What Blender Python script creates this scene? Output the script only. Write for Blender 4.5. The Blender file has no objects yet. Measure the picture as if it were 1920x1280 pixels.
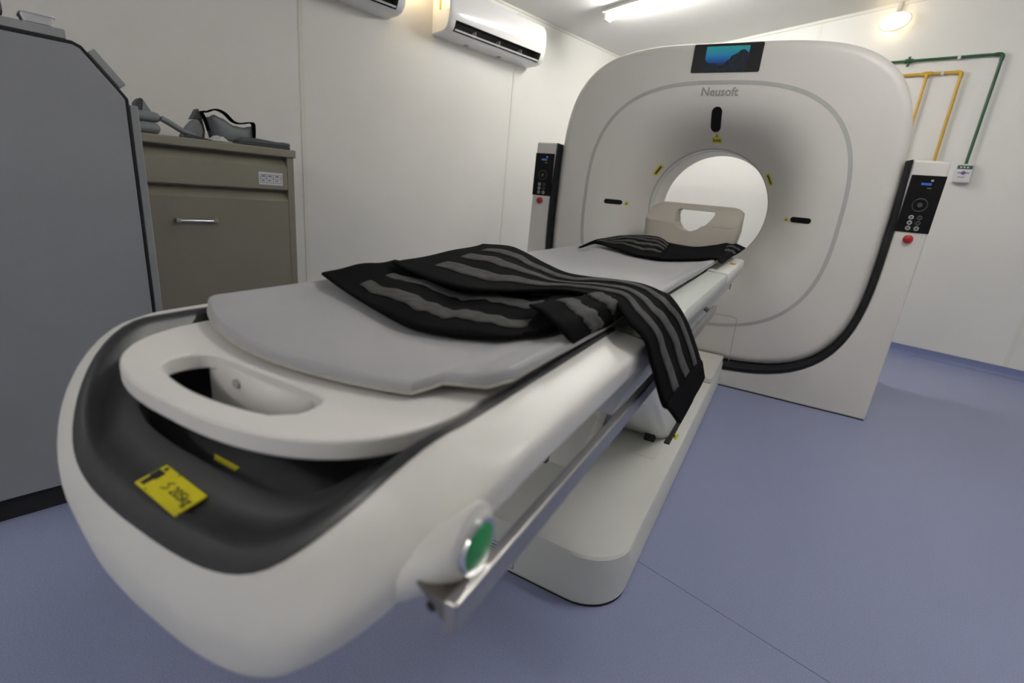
import bpy, bmesh, math, random
from mathutils import Vector, Matrix
random.seed(7)
sc = bpy.context.scene
COL = sc.collection
PI = math.pi

# ------------------------------------------------------------------ camera
CAM_H = 1.05
FPX = 922.2
RIGHT = Vector((0.8683716, 0.4874686, 0.0911328))
UP = Vector((-0.2216822, 0.2171820, 0.9506256))
FWD = Vector((-0.4436077, 0.8456987, -0.2966578))
cam = bpy.data.cameras.new('camera')
cam.sensor_fit = 'HORIZONTAL'
cam.sensor_width = 36.0
cam.lens = FPX / 1920 * 36.0
cam.clip_start = 0.02
cam.dof.use_dof = True
cam.dof.focus_distance = 1.6
cam.dof.aperture_fstop = 2.8
co = bpy.data.objects.new('camera', cam)
COL.objects.link(co)
TH = -0.25705                    # the scanner stands turned against the room
M = Matrix.Rotation(-TH, 4, 'Z') @ Matrix((RIGHT, UP, -FWD)).transposed().to_4x4()
M.translation = Vector((0, 0, CAM_H))
co.matrix_world = M
sc.camera = co

# ------------------------------------------------------------------ world, exposure
w = bpy.data.worlds.new('world')
sc.world = w
w.use_nodes = True
w.node_tree.nodes['Background'].inputs[0].default_value = (0.5, 0.55, 0.6, 1)
w.node_tree.nodes['Background'].inputs[1].default_value = 0.05
sc.view_settings.view_transform = 'Standard'
sc.view_settings.look = 'None'
sc.view_settings.gamma = 1.0
sc.view_settings.use_curve_mapping = False
sc.view_settings.exposure = 1.7
TUBE_STRENGTH = 30.0
GLOBE_STRENGTH = 1.3

# ------------------------------------------------------------------ frames
XC = -0.511                      # scanner axis
YG = 3.175                       # gantry front
SCANROT = Matrix.Rotation(-TH, 3, 'Z')
RXV = Vector((math.cos(TH), math.sin(TH), 0))
RYV = Vector((-math.sin(TH), math.cos(TH), 0))
CAMP = Vector((0, 0, CAM_H))
def ray(px, py):
    return RIGHT * ((px - 960) / FPX) - UP * ((py - 640) / FPX) + FWD
def at(px, py, z):               # scanner coordinates (u, y, z) of a pixel on a level plane
    d = ray(px, py); p = CAMP + d * ((z - CAM_H) / d.z)
    return Vector((p.x - XC, p.y, z))
def atroom(px, py, xr):          # room (y, z) of a pixel on the plane x_room = xr
    d = ray(px, py); p = CAMP + d * (xr / d.dot(RXV))
    return p.dot(RYV), p.z

# ------------------------------------------------------------------ materials
MATS = {}
def mat(name, col, rough=0.5, metal=0.0, spec=0.5, noise=0.0, nscale=20.0, bump=0.0, bscale=200.0,
        emit=None, estr=0.0, coat=0.0, trans=0.0, alpha=1.0):
    if name in MATS: return MATS[name]
    m = bpy.data.materials.new(name); m.use_nodes = True
    nt = m.node_tree; b = nt.nodes['Principled BSDF']
    b.inputs['Base Color'].default_value = (*col, 1)
    b.inputs['Roughness'].default_value = rough
    b.inputs['Metallic'].default_value = metal
    b.inputs['Specular IOR Level'].default_value = spec
    b.inputs['Coat Weight'].default_value = coat
    b.inputs['Transmission Weight'].default_value = trans
    b.inputs['Alpha'].default_value = alpha
    if emit:
        b.inputs['Emission Color'].default_value = (*emit, 1)
        b.inputs['Emission Strength'].default_value = estr
    if noise or bump:
        tc = nt.nodes.new('ShaderNodeTexCoord')
    if noise:
        n = nt.nodes.new('ShaderNodeTexNoise'); n.inputs['Scale'].default_value = nscale; n.inputs['Detail'].default_value = 4
        nt.links.new(tc.outputs['Object'], n.inputs['Vector'])
        r = nt.nodes.new('ShaderNodeValToRGB')
        r.color_ramp.elements[0].position = 0.3; r.color_ramp.elements[1].position = 0.7
        r.color_ramp.elements[0].color = (*[max(0, c * (1 - noise)) for c in col], 1)
        r.color_ramp.elements[1].color = (*[min(1, c * (1 + noise)) for c in col], 1)
        nt.links.new(n.outputs['Fac'], r.inputs['Fac'])
        nt.links.new(r.outputs['Color'], b.inputs['Base Color'])
    if bump:
        n2 = nt.nodes.new('ShaderNodeTexNoise'); n2.inputs['Scale'].default_value = bscale; n2.inputs['Detail'].default_value = 3
        nt.links.new(tc.outputs['Object'], n2.inputs['Vector'])
        bp = nt.nodes.new('ShaderNodeBump'); bp.inputs['Strength'].default_value = bump; bp.inputs['Distance'].default_value = 0.002
        nt.links.new(n2.outputs['Fac'], bp.inputs['Height'])
        nt.links.new(bp.outputs['Normal'], b.inputs['Normal'])
    MATS[name] = m
    return m
WALL = mat('wall_white', (0.76, 0.75, 0.71), 0.45, noise=0.02, nscale=1.5)
STRIPM = mat('joint_strip', (0.72, 0.71, 0.64), 0.45, noise=0.02, nscale=3)
CEIL = mat('ceiling_white', (0.70, 0.70, 0.67), 0.55, noise=0.02, nscale=2)
FLOOR = mat('vinyl_floor', (0.275, 0.305, 0.475), 0.36, noise=0.13, nscale=260, bump=0.05, bscale=400)
COVE = mat('vinyl_skirting', (0.17, 0.20, 0.38), 0.4, noise=0.05, nscale=150)
SEAM = mat('vinyl_seam', (0.10, 0.11, 0.16), 0.5, noise=0.3, nscale=8)
GWHITE = mat('gantry_white', (0.67, 0.645, 0.605), 0.42, noise=0.015, nscale=4, bump=0.03, bscale=600)
TWHITE = mat('table_white', (0.76, 0.745, 0.70), 0.38, noise=0.012, nscale=5)
PLWHITE = mat('plinth_white', (0.68, 0.68, 0.64), 0.4, noise=0.015, nscale=5)
BOARDW = mat('board_white', (0.74, 0.72, 0.69), 0.42, noise=0.012, nscale=5)
GROOVE = mat('groove_grey', (0.43, 0.43, 0.41), 0.5, noise=0.03, nscale=10)
TRIM = mat('dark_trim', (0.014, 0.015, 0.018), 0.5, spec=0.25, noise=0.1, nscale=30)
TRAY = mat('tray_charcoal', (0.034, 0.034, 0.037), 0.36, noise=0.08, nscale=40, bump=0.08, bscale=700)
BLACK = mat('gloss_black', (0.005, 0.005, 0.006), 0.35, spec=0.2, noise=0.2, nscale=20)
DARK = mat('matt_black', (0.012, 0.012, 0.012), 0.7, noise=0.2, nscale=30)
PAD = mat('mattress_grey', (0.37, 0.37, 0.385), 0.5, noise=0.02, nscale=15, bump=0.05, bscale=500)
PIPING = mat('mattress_piping', (0.50, 0.49, 0.42), 0.5, noise=0.03, nscale=30)
FABRIC = mat('strap_black', (0.0045, 0.0045, 0.0052), 0.95, spec=0.06, noise=0.3, nscale=300, bump=0.4, bscale=900)
HOOK = mat('strap_grey', (0.070, 0.069, 0.069), 0.85, spec=0.2, noise=0.28, nscale=40, bump=0.5, bscale=500)
STEEL = mat('rail_steel', (0.46, 0.45, 0.44), 0.33, metal=1.0, noise=0.05, nscale=60)
BRONZE = mat('bracket_steel', (0.30, 0.28, 0.25), 0.35, metal=1.0, noise=0.08, nscale=60)
CHROME = mat('chrome', (0.75, 0.75, 0.76), 0.15, metal=1.0, noise=0.02, nscale=60)
GREENB = mat('button_green', (0.012, 0.30, 0.075), 0.35, noise=0.05, nscale=60)
REDB = mat('button_red', (0.42, 0.012, 0.018), 0.35, noise=0.05, nscale=60)
YELLOW = mat('sticker_yellow', (0.62, 0.54, 0.015), 0.5, noise=0.05, nscale=60)
INK = mat('ink', (0.015, 0.015, 0.015), 0.6, noise=0.1, nscale=60)
INKBLUE = mat('ink_blue', (0.05, 0.06, 0.12), 0.6, noise=0.1, nscale=60)
LOGO = mat('logo_grey', (0.30, 0.295, 0.28), 0.5, noise=0.03, nscale=60)
HOLDER = mat('holder_beige', (0.43, 0.395, 0.345), 0.5, noise=0.02, nscale=10)
BOXGREY = mat('panel_grey', (0.27, 0.275, 0.29), 0.42, metal=0.0, noise=0.02, nscale=6, bump=0.03, bscale=700)
BOXPLATE = mat('plate_grey', (0.30, 0.31, 0.31), 0.42, noise=0.02, nscale=6)
EDGELITE = mat('edge_light', (0.50, 0.50, 0.49), 0.4, noise=0.02, nscale=6)
CABM = mat('steel_beige', (0.27, 0.25, 0.195), 0.36, noise=0.025, nscale=6, bump=0.03, bscale=700)
PAPER = mat('paper_white', (0.72, 0.72, 0.72), 0.6, noise=0.02, nscale=20)
VINYL = mat('vinyl_grey', (0.22, 0.235, 0.25), 0.45, noise=0.04, nscale=20, bump=0.06, bscale=300)
VINYLD = mat('vinyl_dark', (0.05, 0.055, 0.058), 0.5, noise=0.08, nscale=20)
PLASTIC = mat('clear_bag', (0.80, 0.80, 0.80), 0.2, noise=0.03, nscale=20, alpha=0.75)
ACW = mat('aircon_white', (0.80, 0.80, 0.80), 0.12, coat=0.5, noise=0.01, nscale=5)
ACD = mat('aircon_dark', (0.03, 0.026, 0.024), 0.6, noise=0.2, nscale=30)
GREENP = mat('pipe_green', (0.012, 0.085, 0.032), 0.4, noise=0.06, nscale=30)
YELLOWP = mat('pipe_yellow', (0.62, 0.38, 0.035), 0.4, noise=0.06, nscale=30)
OUTLET = mat('outlet_white', (0.66, 0.66, 0.67), 0.4, noise=0.02, nscale=20)
PURPLE = mat('mark_purple', (0.16, 0.09, 0.28), 0.5, noise=0.2, nscale=90)
BLUEL = mat('display_blue', (0.02, 0.04, 0.12), 0.3, emit=(0.05, 0.15, 0.7), estr=0.12, noise=0.1, nscale=200)
GREENL = mat('display_green', (0.05, 0.10, 0.02), 0.3, emit=(0.25, 0.4, 0.03), estr=0.05, noise=0.1, nscale=200)
BTNRING = mat('button_ring', (0.42, 0.42, 0.42), 0.4, noise=0.04, nscale=60)
BTNDIM = mat('button_dim', (0.07, 0.07, 0.07), 0.4, noise=0.04, nscale=60)
TUBE = mat('tube_light', (0.9, 0.9, 0.9), 0.4, emit=(1.0, 0.985, 0.95), estr=TUBE_STRENGTH)
GLOBE = mat('globe_light', (0.9, 0.85, 0.75), 0.4, emit=(1.0, 0.80, 0.50), estr=GLOBE_STRENGTH)
GLOBE2 = mat('globe_light_strong', (0.9, 0.85, 0.75), 0.4, emit=(1.0, 0.78, 0.46), estr=GLOBE_STRENGTH*3.2)
LAMPW = mat('fitting_white', (0.65, 0.64, 0.60), 0.45, noise=0.02, nscale=20)
LEVEL = mat('sleeve_white', (0.62, 0.65, 0.61), 0.35, noise=0.012, nscale=5)

def screen_mat():
    m = bpy.data.materials.new('screen_picture'); m.use_nodes = True
    nt = m.node_tree; b = nt.nodes['Principled BSDF']
    b.inputs['Base Color'].default_value = (0.01, 0.01, 0.01, 1); b.inputs['Roughness'].default_value = 0.5; b.inputs['Specular IOR Level'].default_value = 0.08
    tc = nt.nodes.new('ShaderNodeTexCoord'); sp = nt.nodes.new('ShaderNodeSeparateXYZ')
    nt.links.new(tc.outputs['Generated'], sp.inputs[0])
    ramp = nt.nodes.new('ShaderNodeValToRGB'); e = ramp.color_ramp.elements
    e[0].position = 0.0; e[0].color = (0.02, 0.025, 0.035, 1)
    e[1].position = 1.0; e[1].color = (0.03, 0.28, 0.26, 1)
    for p, c in ((0.25, (0.015, 0.03, 0.08)), (0.45, (0.02, 0.09, 0.32)), (0.65, (0.02, 0.20, 0.36))):
        el = e.new(p); el.color = (*c, 1)
    nt.links.new(sp.outputs['Z'], ramp.inputs['Fac'])
    # dark rock rising on the right
    n = nt.nodes.new('ShaderNodeTexNoise'); n.inputs['Scale'].default_value = 9; n.inputs['Detail'].default_value = 5
    nt.links.new(tc.outputs['Generated'], n.inputs['Vector'])
    mx = nt.nodes.new('ShaderNodeValToRGB'); e = mx.color_ramp.elements
    e[0].position = 0.0; e[0].color = (.42, .42, .42, 1); e[1].position = 1.0; e[1].color = (.66, .66, .66, 1)
    for p, c in ((.10, .22), (.45, .16), (.60, .45), (.72, .68), (.88, .80)):
        el = e.new(p); el.color = (c, c, c, 1)
    nt.links.new(sp.outputs['X'], mx.inputs['Fac'])
    ad = nt.nodes.new('ShaderNodeMath'); ad.operation = 'MULTIPLY_ADD'; ad.inputs[1].default_value = 0.35; ad.inputs[2].default_value = -0.12
    nt.links.new(n.outputs['Fac'], ad.inputs[0])
    sm = nt.nodes.new('ShaderNodeMath'); sm.operation = 'ADD'
    nt.links.new(mx.outputs[0], sm.inputs[0]); nt.links.new(ad.outputs[0], sm.inputs[1])
    gt = nt.nodes.new('ShaderNodeMath'); gt.operation = 'GREATER_THAN'
    nt.links.new(sm.outputs[0], gt.inputs[0]); nt.links.new(sp.outputs['Z'], gt.inputs[1])
    rr = nt.nodes.new('ShaderNodeValToRGB'); e = rr.color_ramp.elements
    e[0].position = 0.45; e[0].color = (0.006, 0.010, 0.016, 1); e[1].position = 0.75; e[1].color = (0.05, 0.06, 0.07, 1)
    n3 = nt.nodes.new('ShaderNodeTexNoise'); n3.inputs['Scale'].default_value = 25
    nt.links.new(tc.outputs['Generated'], n3.inputs['Vector']); nt.links.new(n3.outputs['Fac'], rr.inputs['Fac'])
    mix = nt.nodes.new('ShaderNodeMix'); mix.data_type = 'RGBA'
    nt.links.new(gt.outputs[0], mix.inputs[0]); nt.links.new(ramp.outputs['Color'], mix.inputs[6]); nt.links.new(rr.outputs['Color'], mix.inputs[7])
    nt.links.new(mix.outputs[2], b.inputs['Emission Color']); b.inputs['Emission Strength'].default_value = 0.24
    return m
SCREEN = screen_mat()

# ------------------------------------------------------------------ mesh helpers
class MB:
    def __init__(s): s.v = []; s.f = []
    def add(s, vs, fs):
        o = len(s.v); s.v += [Vector(v) for v in vs]; s.f += [tuple(i + o for i in f) for f in fs]; return s
    def box(s, x0, x1, y0, y1, z0, z1):
        vs = [(x0,y0,z0),(x1,y0,z0),(x1,y1,z0),(x0,y1,z0),(x0,y0,z1),(x1,y0,z1),(x1,y1,z1),(x0,y1,z1)]
        return s.add(vs, [(0,3,2,1),(4,5,6,7),(0,1,5,4),(1,2,6,5),(2,3,7,6),(3,0,4,7)])
    def loft(s, rings, close=True, cap0=False, cap1=False):
        n = len(rings[0]); o = len(s.v)
        for r in rings: s.v += [Vector(p) for p in r]
        m = n if close else n - 1
        for k in range(len(rings) - 1):
            for i in range(m):
                j = (i + 1) % n
                s.f.append((o + k*n + i, o + k*n + j, o + (k+1)*n + j, o + (k+1)*n + i))
        if cap0: s.f.append(tuple(o + i for i in reversed(range(n))))
        if cap1: s.f.append(tuple(o + (len(rings)-1)*n + i for i in range(n)))
        return s
    def prism(s, poly, axis, a, b):      # poly: 2D points in the other two axes, extruded along axis from a to b
        def mk(p, t):
            if axis == 'x': return (t, p[0], p[1])
            if axis == 'y': return (p[0], t, p[1])
            return (p[0], p[1], t)
        return s.loft([[mk(p, a) for p in poly], [mk(p, b) for p in poly]], True, True, True)
    def tube(s, pts, r, seg=12, cap=True):
        pts = [Vector(p) for p in pts]; rings = []
        prev = None
        for i, p in enumerate(pts):
            d = (pts[min(i+1, len(pts)-1)] - pts[max(i-1, 0)]).normalized()
            if prev is None:
                a = Vector((0,0,1)) if abs(d.z) < 0.9 else Vector((1,0,0))
                n = d.cross(a).normalized()
            else:
                n = (prev - d * prev.dot(d)).normalized()
            prev = n; bn = d.cross(n)
            rr = r[i] if isinstance(r, (list, tuple)) else r
            rings.append([p + n*math.cos(2*PI*k/seg)*rr + bn*math.sin(2*PI*k/seg)*rr for k in range(seg)])
        return s.loft(rings, True, cap, cap)
    def disc(s, c, axis, r, h, seg=24):
        c = Vector(c); d = Vector(axis).normalized()
        return s.tube([c, c + d*h], r, seg)
    def grid(s, fn, nu, nv):
        o = len(s.v)
        for i in range(nu + 1):
            for j in range(nv + 1): s.v.append(Vector(fn(i/nu, j/nv)))
        for i in range(nu):
            for j in range(nv):
                a = o + i*(nv+1) + j
                s.f.append((a, a+nv+1, a+nv+2, a+1))
        return s

class Frame:
    """a thing: an Empty at its base; parts are given in its frame ('scan' or 'room') and stored locally"""
    def __init__(s, name, base, kind='scan', label=None, cat=None, group=None, structure=False):
        s.kind = kind; s.base = Vector(base)
        s.rot = 0.0 if kind == 'room' else -TH
        e = bpy.data.objects.new(name, None); e.empty_display_size = 0.1
        COL.objects.link(e)
        e.location = place(s.base, kind); e.rotation_euler = (0, 0, s.rot)
        if label: e['label'] = label
        if cat: e['category'] = cat
        if group: e['group'] = group
        if structure: e['kind'] = 'structure'
        s.e = e
def place(p, kind):
    p = Vector(p)
    if kind == 'room': return p
    return SCANROT @ Vector((p.x + XC, p.y, p.z))

def finish(ob, smooth=True, bevel=0.0, seg=3, angle=35, solid=0.0, subsurf=0):
    me = ob.data
    if solid:
        m = ob.modifiers.new('solid', 'SOLIDIFY'); m.thickness = solid; m.offset = 0
    if bevel:
        m = ob.modifiers.new('bevel', 'BEVEL'); m.width = bevel; m.segments = seg; m.limit_method = 'ANGLE'
        m.angle_limit = math.radians(angle); m.harden_normals = True; m.use_clamp_overlap = True
    if subsurf:
        m = ob.modifiers.new('sub', 'SUBSURF'); m.levels = subsurf; m.render_levels = subsurf
    if smooth:
        me.polygons.foreach_set('use_smooth', [True] * len(me.polygons))
        if not bevel and not subsurf:
            try: me.set_sharp_from_angle(angle=math.radians(angle))
            except Exception: pass
    return ob
def mesh_of(name, mb, recalc=True, weld=True):
    me = bpy.data.meshes.new(name)
    me.from_pydata([tuple(v) for v in mb.v], [], mb.f)
    bm = bmesh.new(); bm.from_mesh(me)
    if weld: bmesh.ops.remove_doubles(bm, verts=bm.verts, dist=1e-5)
    if recalc: bmesh.ops.recalc_face_normals(bm, faces=bm.faces)
    bm.to_mesh(me); bm.free(); me.update()
    return me
def part(fr, name, mb, material, parent=None, label=None, **kw):
    """add a part to thing fr (or sub-part under parent). mb vertices in frame coordinates"""
    for v in mb.v: v -= fr.base
    ob = bpy.data.objects.new(name, mesh_of(name, mb, kw.pop('recalc', True)))
    ob.data.materials.append(material)
    COL.objects.link(ob)
    ob.parent = parent or fr.e
    if label: ob['label'] = label
    return finish(ob, **kw)
def single(name, mb, material, base, kind='scan', label=None, cat=None, group=None, structure=False, **kw):
    b = Vector(base)
    for v in mb.v: v -= b
    ob = bpy.data.objects.new(name, mesh_of(name, mb, kw.pop('recalc', True)))
    ob.data.materials.append(material); COL.objects.link(ob)
    ob.location = place(b, kind); ob.rotation_euler = (0, 0, 0 if kind == 'room' else -TH)
    if label: ob['label'] = label
    if cat: ob['category'] = cat
    if group: ob['group'] = group
    if structure: ob['kind'] = 'structure'
    return finish(ob, **kw)
def childmesh(parent, name, mb, material, **kw):
    """child of an object whose origin is the frame origin"""
    ob = bpy.data.objects.new(name, mesh_of(name, mb)); ob.data.materials.append(material); COL.objects.link(ob)
    ob.parent = parent
    return finish(ob, **kw)
def text_mb(body, size, extrude=0.0008, shear=0.0, bold=0.0):
    cu = bpy.data.curves.new('lettering', 'FONT'); cu.body = body; cu.size = size; cu.extrude = extrude
    cu.align_x = 'CENTER'; cu.align_y = 'CENTER'; cu.shear = shear; cu.offset = bold; cu.resolution_u = 3
    ob = bpy.data.objects.new('lettering', cu); COL.objects.link(ob)
    dg = bpy.context.evaluated_depsgraph_get()
    me = bpy.data.meshes.new_from_object(ob.evaluated_get(dg))
    mb = MB(); mb.v = [v.co.copy() for v in me.vertices]; mb.f = [tuple(p.vertices) for p in me.polygons]
    bpy.data.objects.remove(ob); bpy.data.curves.remove(cu); bpy.data.meshes.remove(me)
    return mb
def orient(mb, origin, ex, ey):
    ex = Vector(ex).normalized(); ey = Vector(ey).normalized(); ez = ex.cross(ey); o = Vector(origin)
    mb.v = [o + ex*v.x + ey*v.y + ez*v.z for v in mb.v]; return mb
def roundrect(x0, x1, y0, y1, r, n=6):
    pts = []
    for cx, cy, a0 in ((x1-r, y1-r, 0), (x0+r, y1-r, 90), (x0+r, y0+r, 180), (x1-r, y0+r, 270)):
        for i in range(n + 1):
            a = math.radians(a0 + 90*i/n); pts.append((cx + r*math.cos(a), cy + r*math.sin(a)))
    return pts
def catmull(pts, n):
    pts = [Vector(p) for p in pts]; out = []
    m = len(pts) - 1
    # chord-length parameter
    ds = [0]
    for a, b in zip(pts[:-1], pts[1:]): ds.append(ds[-1] + max(1e-6, (b-a).length))
    for i in range(n + 1):
        s = ds[-1] * i / n
        k = 0
        while k < m - 1 and ds[k+1] < s: k += 1
        t = (s - ds[k]) / (ds[k+1] - ds[k])
        p0 = pts[max(k-1, 0)]; p1 = pts[k]; p2 = pts[k+1]; p3 = pts[min(k+2, m)]
        out.append(0.5*((2*p1) + (p2-p0)*t + (2*p0-5*p1+4*p2-p3)*t*t + (3*p1-p0-3*p2+p3)*t**3))
    return out
def catmull_u(pts, n):
    pts = [Vector(p) for p in pts]; m = len(pts) - 1; out = []
    for i in range(n + 1):
        s = m*i/n; k = min(m-1, int(s)); t = s-k
        p0 = pts[max(k-1, 0)]; p1 = pts[k]; p2 = pts[k+1]; p3 = pts[min(k+2, m)]
        out.append(0.5*((2*p1) + (p2-p0)*t + (2*p0-5*p1+4*p2-p3)*t*t + (3*p1-p0-3*p2+p3)*t**3))
    return out
def sstep(a, b, x):
    t = min(1, max(0, (x-a)/(b-a))); return t*t*(3-2*t)

# ------------------------------------------------------------------ the room
XL, XR, YB, YF = -3.42, 2.0, 5.31, -3.4
def ceil_z(x): return 2.824 + 0.0935*x
# floor
fl = single('floor', MB().box(XL-.1, XR+.1, YF-.1, YB+.1, -0.06, 0), FLOOR, (0,0,0), 'room', structure=True, smooth=False)
childmesh(fl, 'floor_seam', MB().box(XL, XR, 1.2235, 1.2255, -0.002, 0.0004), SEAM, smooth=False)
# ceiling (rises away from the air conditioner wall)
mb = MB()
a, b = ceil_z(XL-.1), ceil_z(XR+.1)
mb.loft([[(XL-.1,YF-.1,a),(XR+.1,YF-.1,b),(XR+.1,YB+.1,b),(XL-.1,YB+.1,a)],[(XL-.1,YF-.1,a+.06),(XR+.1,YF-.1,b+.06),(XR+.1,YB+.1,b+.06),(XL-.1,YB+.1,a+.06)]], True, True, True)
single('ceiling', mb, CEIL, (0,0,0), 'room', structure=True, smooth=False)
# left wall: sandwich panels with joint strips
PW = 1.905
wl = single('wall_left', MB().box(XL-.08, XL-.03, YF-.08, YB+.08, 0, ceil_z(XL)), WALL, (0,0,0), 'room', structure=True, smooth=False)
ys = [YF]; y = 1.538 - PW
while y < YB:
    if y > YF: ys.append(y)
    y += PW
ys.append(YB)
for y0, y1 in zip(ys[:-1], ys[1:]):
    childmesh(wl, 'wall_panel', MB().box(XL-.03, XL, y0+.0015, y1-.0015, 0, ceil_z(XL)), WALL, smooth=False)
for y in ys[1:-1]:
    childmesh(wl, 'joint_strip', MB().box(XL, XL+.003, y-.014, y+.014, 0, ceil_z(XL)-.03), STRIPM, smooth=False)
# back wall
def slab_x(x0, x1, y0, y1):
    return MB().loft([[(x0,y0,0),(x1,y0,0),(x1,y0,ceil_z(x1)),(x0,y0,ceil_z(x0))],[(x0,y1,0),(x1,y1,0),(x1,y1,ceil_z(x1)),(x0,y1,ceil_z(x0))]], True, True, True)
wb = single('wall_back', slab_x(XL-.08, XR+.08, YB+.03, YB+.08), WALL, (0,0,0), 'room', structure=True, smooth=False)
xs = [XL, 0.331-2*PW+0.0, 0.331-PW, 0.331, XR]
xs = [x for x in xs if x >= XL]
for x0, x1 in zip(xs[:-1], xs[1:]):
    childmesh(wb, 'wall_panel', slab_x(x0+.0015, x1-.0015, YB, YB+.03), WALL, smooth=False)
for x in xs[1:-1]:
    childmesh(wb, 'joint_strip', MB().box(x-.016, x+.016, YB-.003, YB, 0.08, ceil_z(x)-.02), STRIPM, smooth=False)
single('wall_right', MB().box(XR, XR+.08, YF-.08, YB, 0, ceil_z(XR)), WALL, (0,0,0), 'room', structure=True, smooth=False)
single('wall_front', slab_x(XL, XR, YF-.08, YF), WALL, (0,0,0), 'room', structure=True, smooth=False)
cove = [(0, 0), (-.03, 0), (-.028, .004), (-.014, .014), (-.008, .03), (-.006, .076), (0, .079)]
single('baseboard_back', MB().prism([(YB+p[0], p[1]) for p in cove], 'x', XL, XR), COVE, (0,0,0), 'room', structure=True, angle=60)
single('baseboard_left', MB().prism([(XL-p[0], p[1]) for p in cove], 'y', YF, YB), COVE, (0,0,0), 'room', structure=True, angle=60)
single('baseboard_right', MB().prism([(XR+p[0], p[1]) for p in cove], 'y', YF, YB), COVE, (0,0,0), 'room', structure=True, angle=60)
single('trim_1', MB().box(XL, XL+.010, YF, YB, ceil_z(XL)-.018, ceil_z(XL)), STRIPM, (0,0,0), 'room', structure=True, smooth=False)
tm = MB().loft([[(XL,YB-.014,ceil_z(XL)-.022),(XL,YB,ceil_z(XL)-.022),(XL,YB,ceil_z(XL)),(XL,YB-.014,ceil_z(XL))],[(XR,YB-.014,ceil_z(XR)-.022),(XR,YB,ceil_z(XR)-.022),(XR,YB,ceil_z(XR)),(XR,YB-.014,ceil_z(XR))]], True, True, True)
single('trim_2', tm, STRIPM, (0,0,0), 'room', structure=True, smooth=False)

# ------------------------------------------------------------------ fluorescent fittings
def fluorescent(x0, y0, label, length=1.25):
    f = Frame('fluorescent_light', (x0, y0, ceil_z(x0 + length/2)-.1), 'room', label, 'light')
    sl = 0.0935
    def P(t, dy, dz): return (x0+t, y0+dy, ceil_z(x0+t)+dz)
    def bar(t0, t1, dy0, dy1, dz0, dz1):
        return MB().loft([[P(t,dy0,dz0),P(t,dy1,dz0),P(t,dy1,dz1),P(t,dy0,dz1)] for t in (t0, t1)], True, True, True)
    part(f, 'housing', MB().loft([[P(t,-.062,-.034),P(t,.062,-.034),P(t,.045,-.0005),P(t,-.045,-.0005)] for t in (0, length)], True, True, True), LAMPW, smooth=False)
    for t0, t1 in ((.0, .03), (length-.03, length)):
        part(f, 'end_cap', bar(t0, t1, -.035, .035, -.088, -.034), LAMPW, bevel=.004)
    part(f, 'tube', MB().tube([P(.03,0,-.062), P(length-.03,0,-.062)], .024, 16), TUBE, angle=60)
    return f
fluorescent(-2.87, 3.93, 'white fluorescent tube light on the ceiling between air conditioner and scanner')
fluorescent(-.35, 1.9, 'added white fluorescent tube light, out of view above the open floor beside couch')  # unseen tube, added to light the right side and under the couch
fluorescent(-1.6, -2.4, 'added white fluorescent tube light, out of view on the ceiling behind the camera')  # unseen tube, added to brighten the foot end from behind the camera

# ------------------------------------------------------------------ bulkhead lamps
def bulkhead(base, nrm, label, glow=GLOBE):
    """oval glass lamp under a short arm; base: room point on the wall, nrm: outward"""
    b = Vector(base); n = Vector(nrm); t = Vector((0,0,1)).cross(n)
    f = Frame('bulkhead_lamp', base, 'room', label, 'lamp', None)
    z = Vector((0,0,1))
    mb = MB().tube([b + z*.115 + n*.012, b + z*.045 + n*.03, b + z*.02 + n*.05], [.017, .017, .022], 12)
    part(f, 'conduit', mb, LAMPW, angle=60)
    c = b + n*.075 - z*.035
    ax = (t*1.0 + z*.16).normalized(); up = ax.cross(n).normalized()
    rings = []
    for i in range(1, 12):
        a = PI*i/12
        rings.append([c + n*(.055*math.cos(a)) + (ax*math.cos(q)*.098 + up*math.sin(q)*.058)*math.sin(a) for q in [2*PI*k/28 for k in range(28)]])
    part(f, 'glass_globe', MB().loft(rings, True, True, True), glow, angle=80)
    ring = [c - n*.005 + ax*math.cos(q)*.101 + up*math.sin(q)*.061 for q in [2*PI*k/28 for k in range(29)]]
    part(f, 'rim', MB().tube(ring, .006, 8, False), LAMPW, angle=80)
    nz = b + n*.012 - z*.02
    part(f, 'wall_plate', MB().disc(b - z*.03, n, .045, .02), LAMPW, angle=60)
    return f
bulkhead((-1.02, YB, 2.615), (0,-1,0), 'glowing warm oval lamp high on the back wall near the pipes')
bulkhead((XL, 2.33, 2.40), (1,0,0), 'glowing warm oval lamp on the wall between the two air conditioners', GLOBE2)

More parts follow.
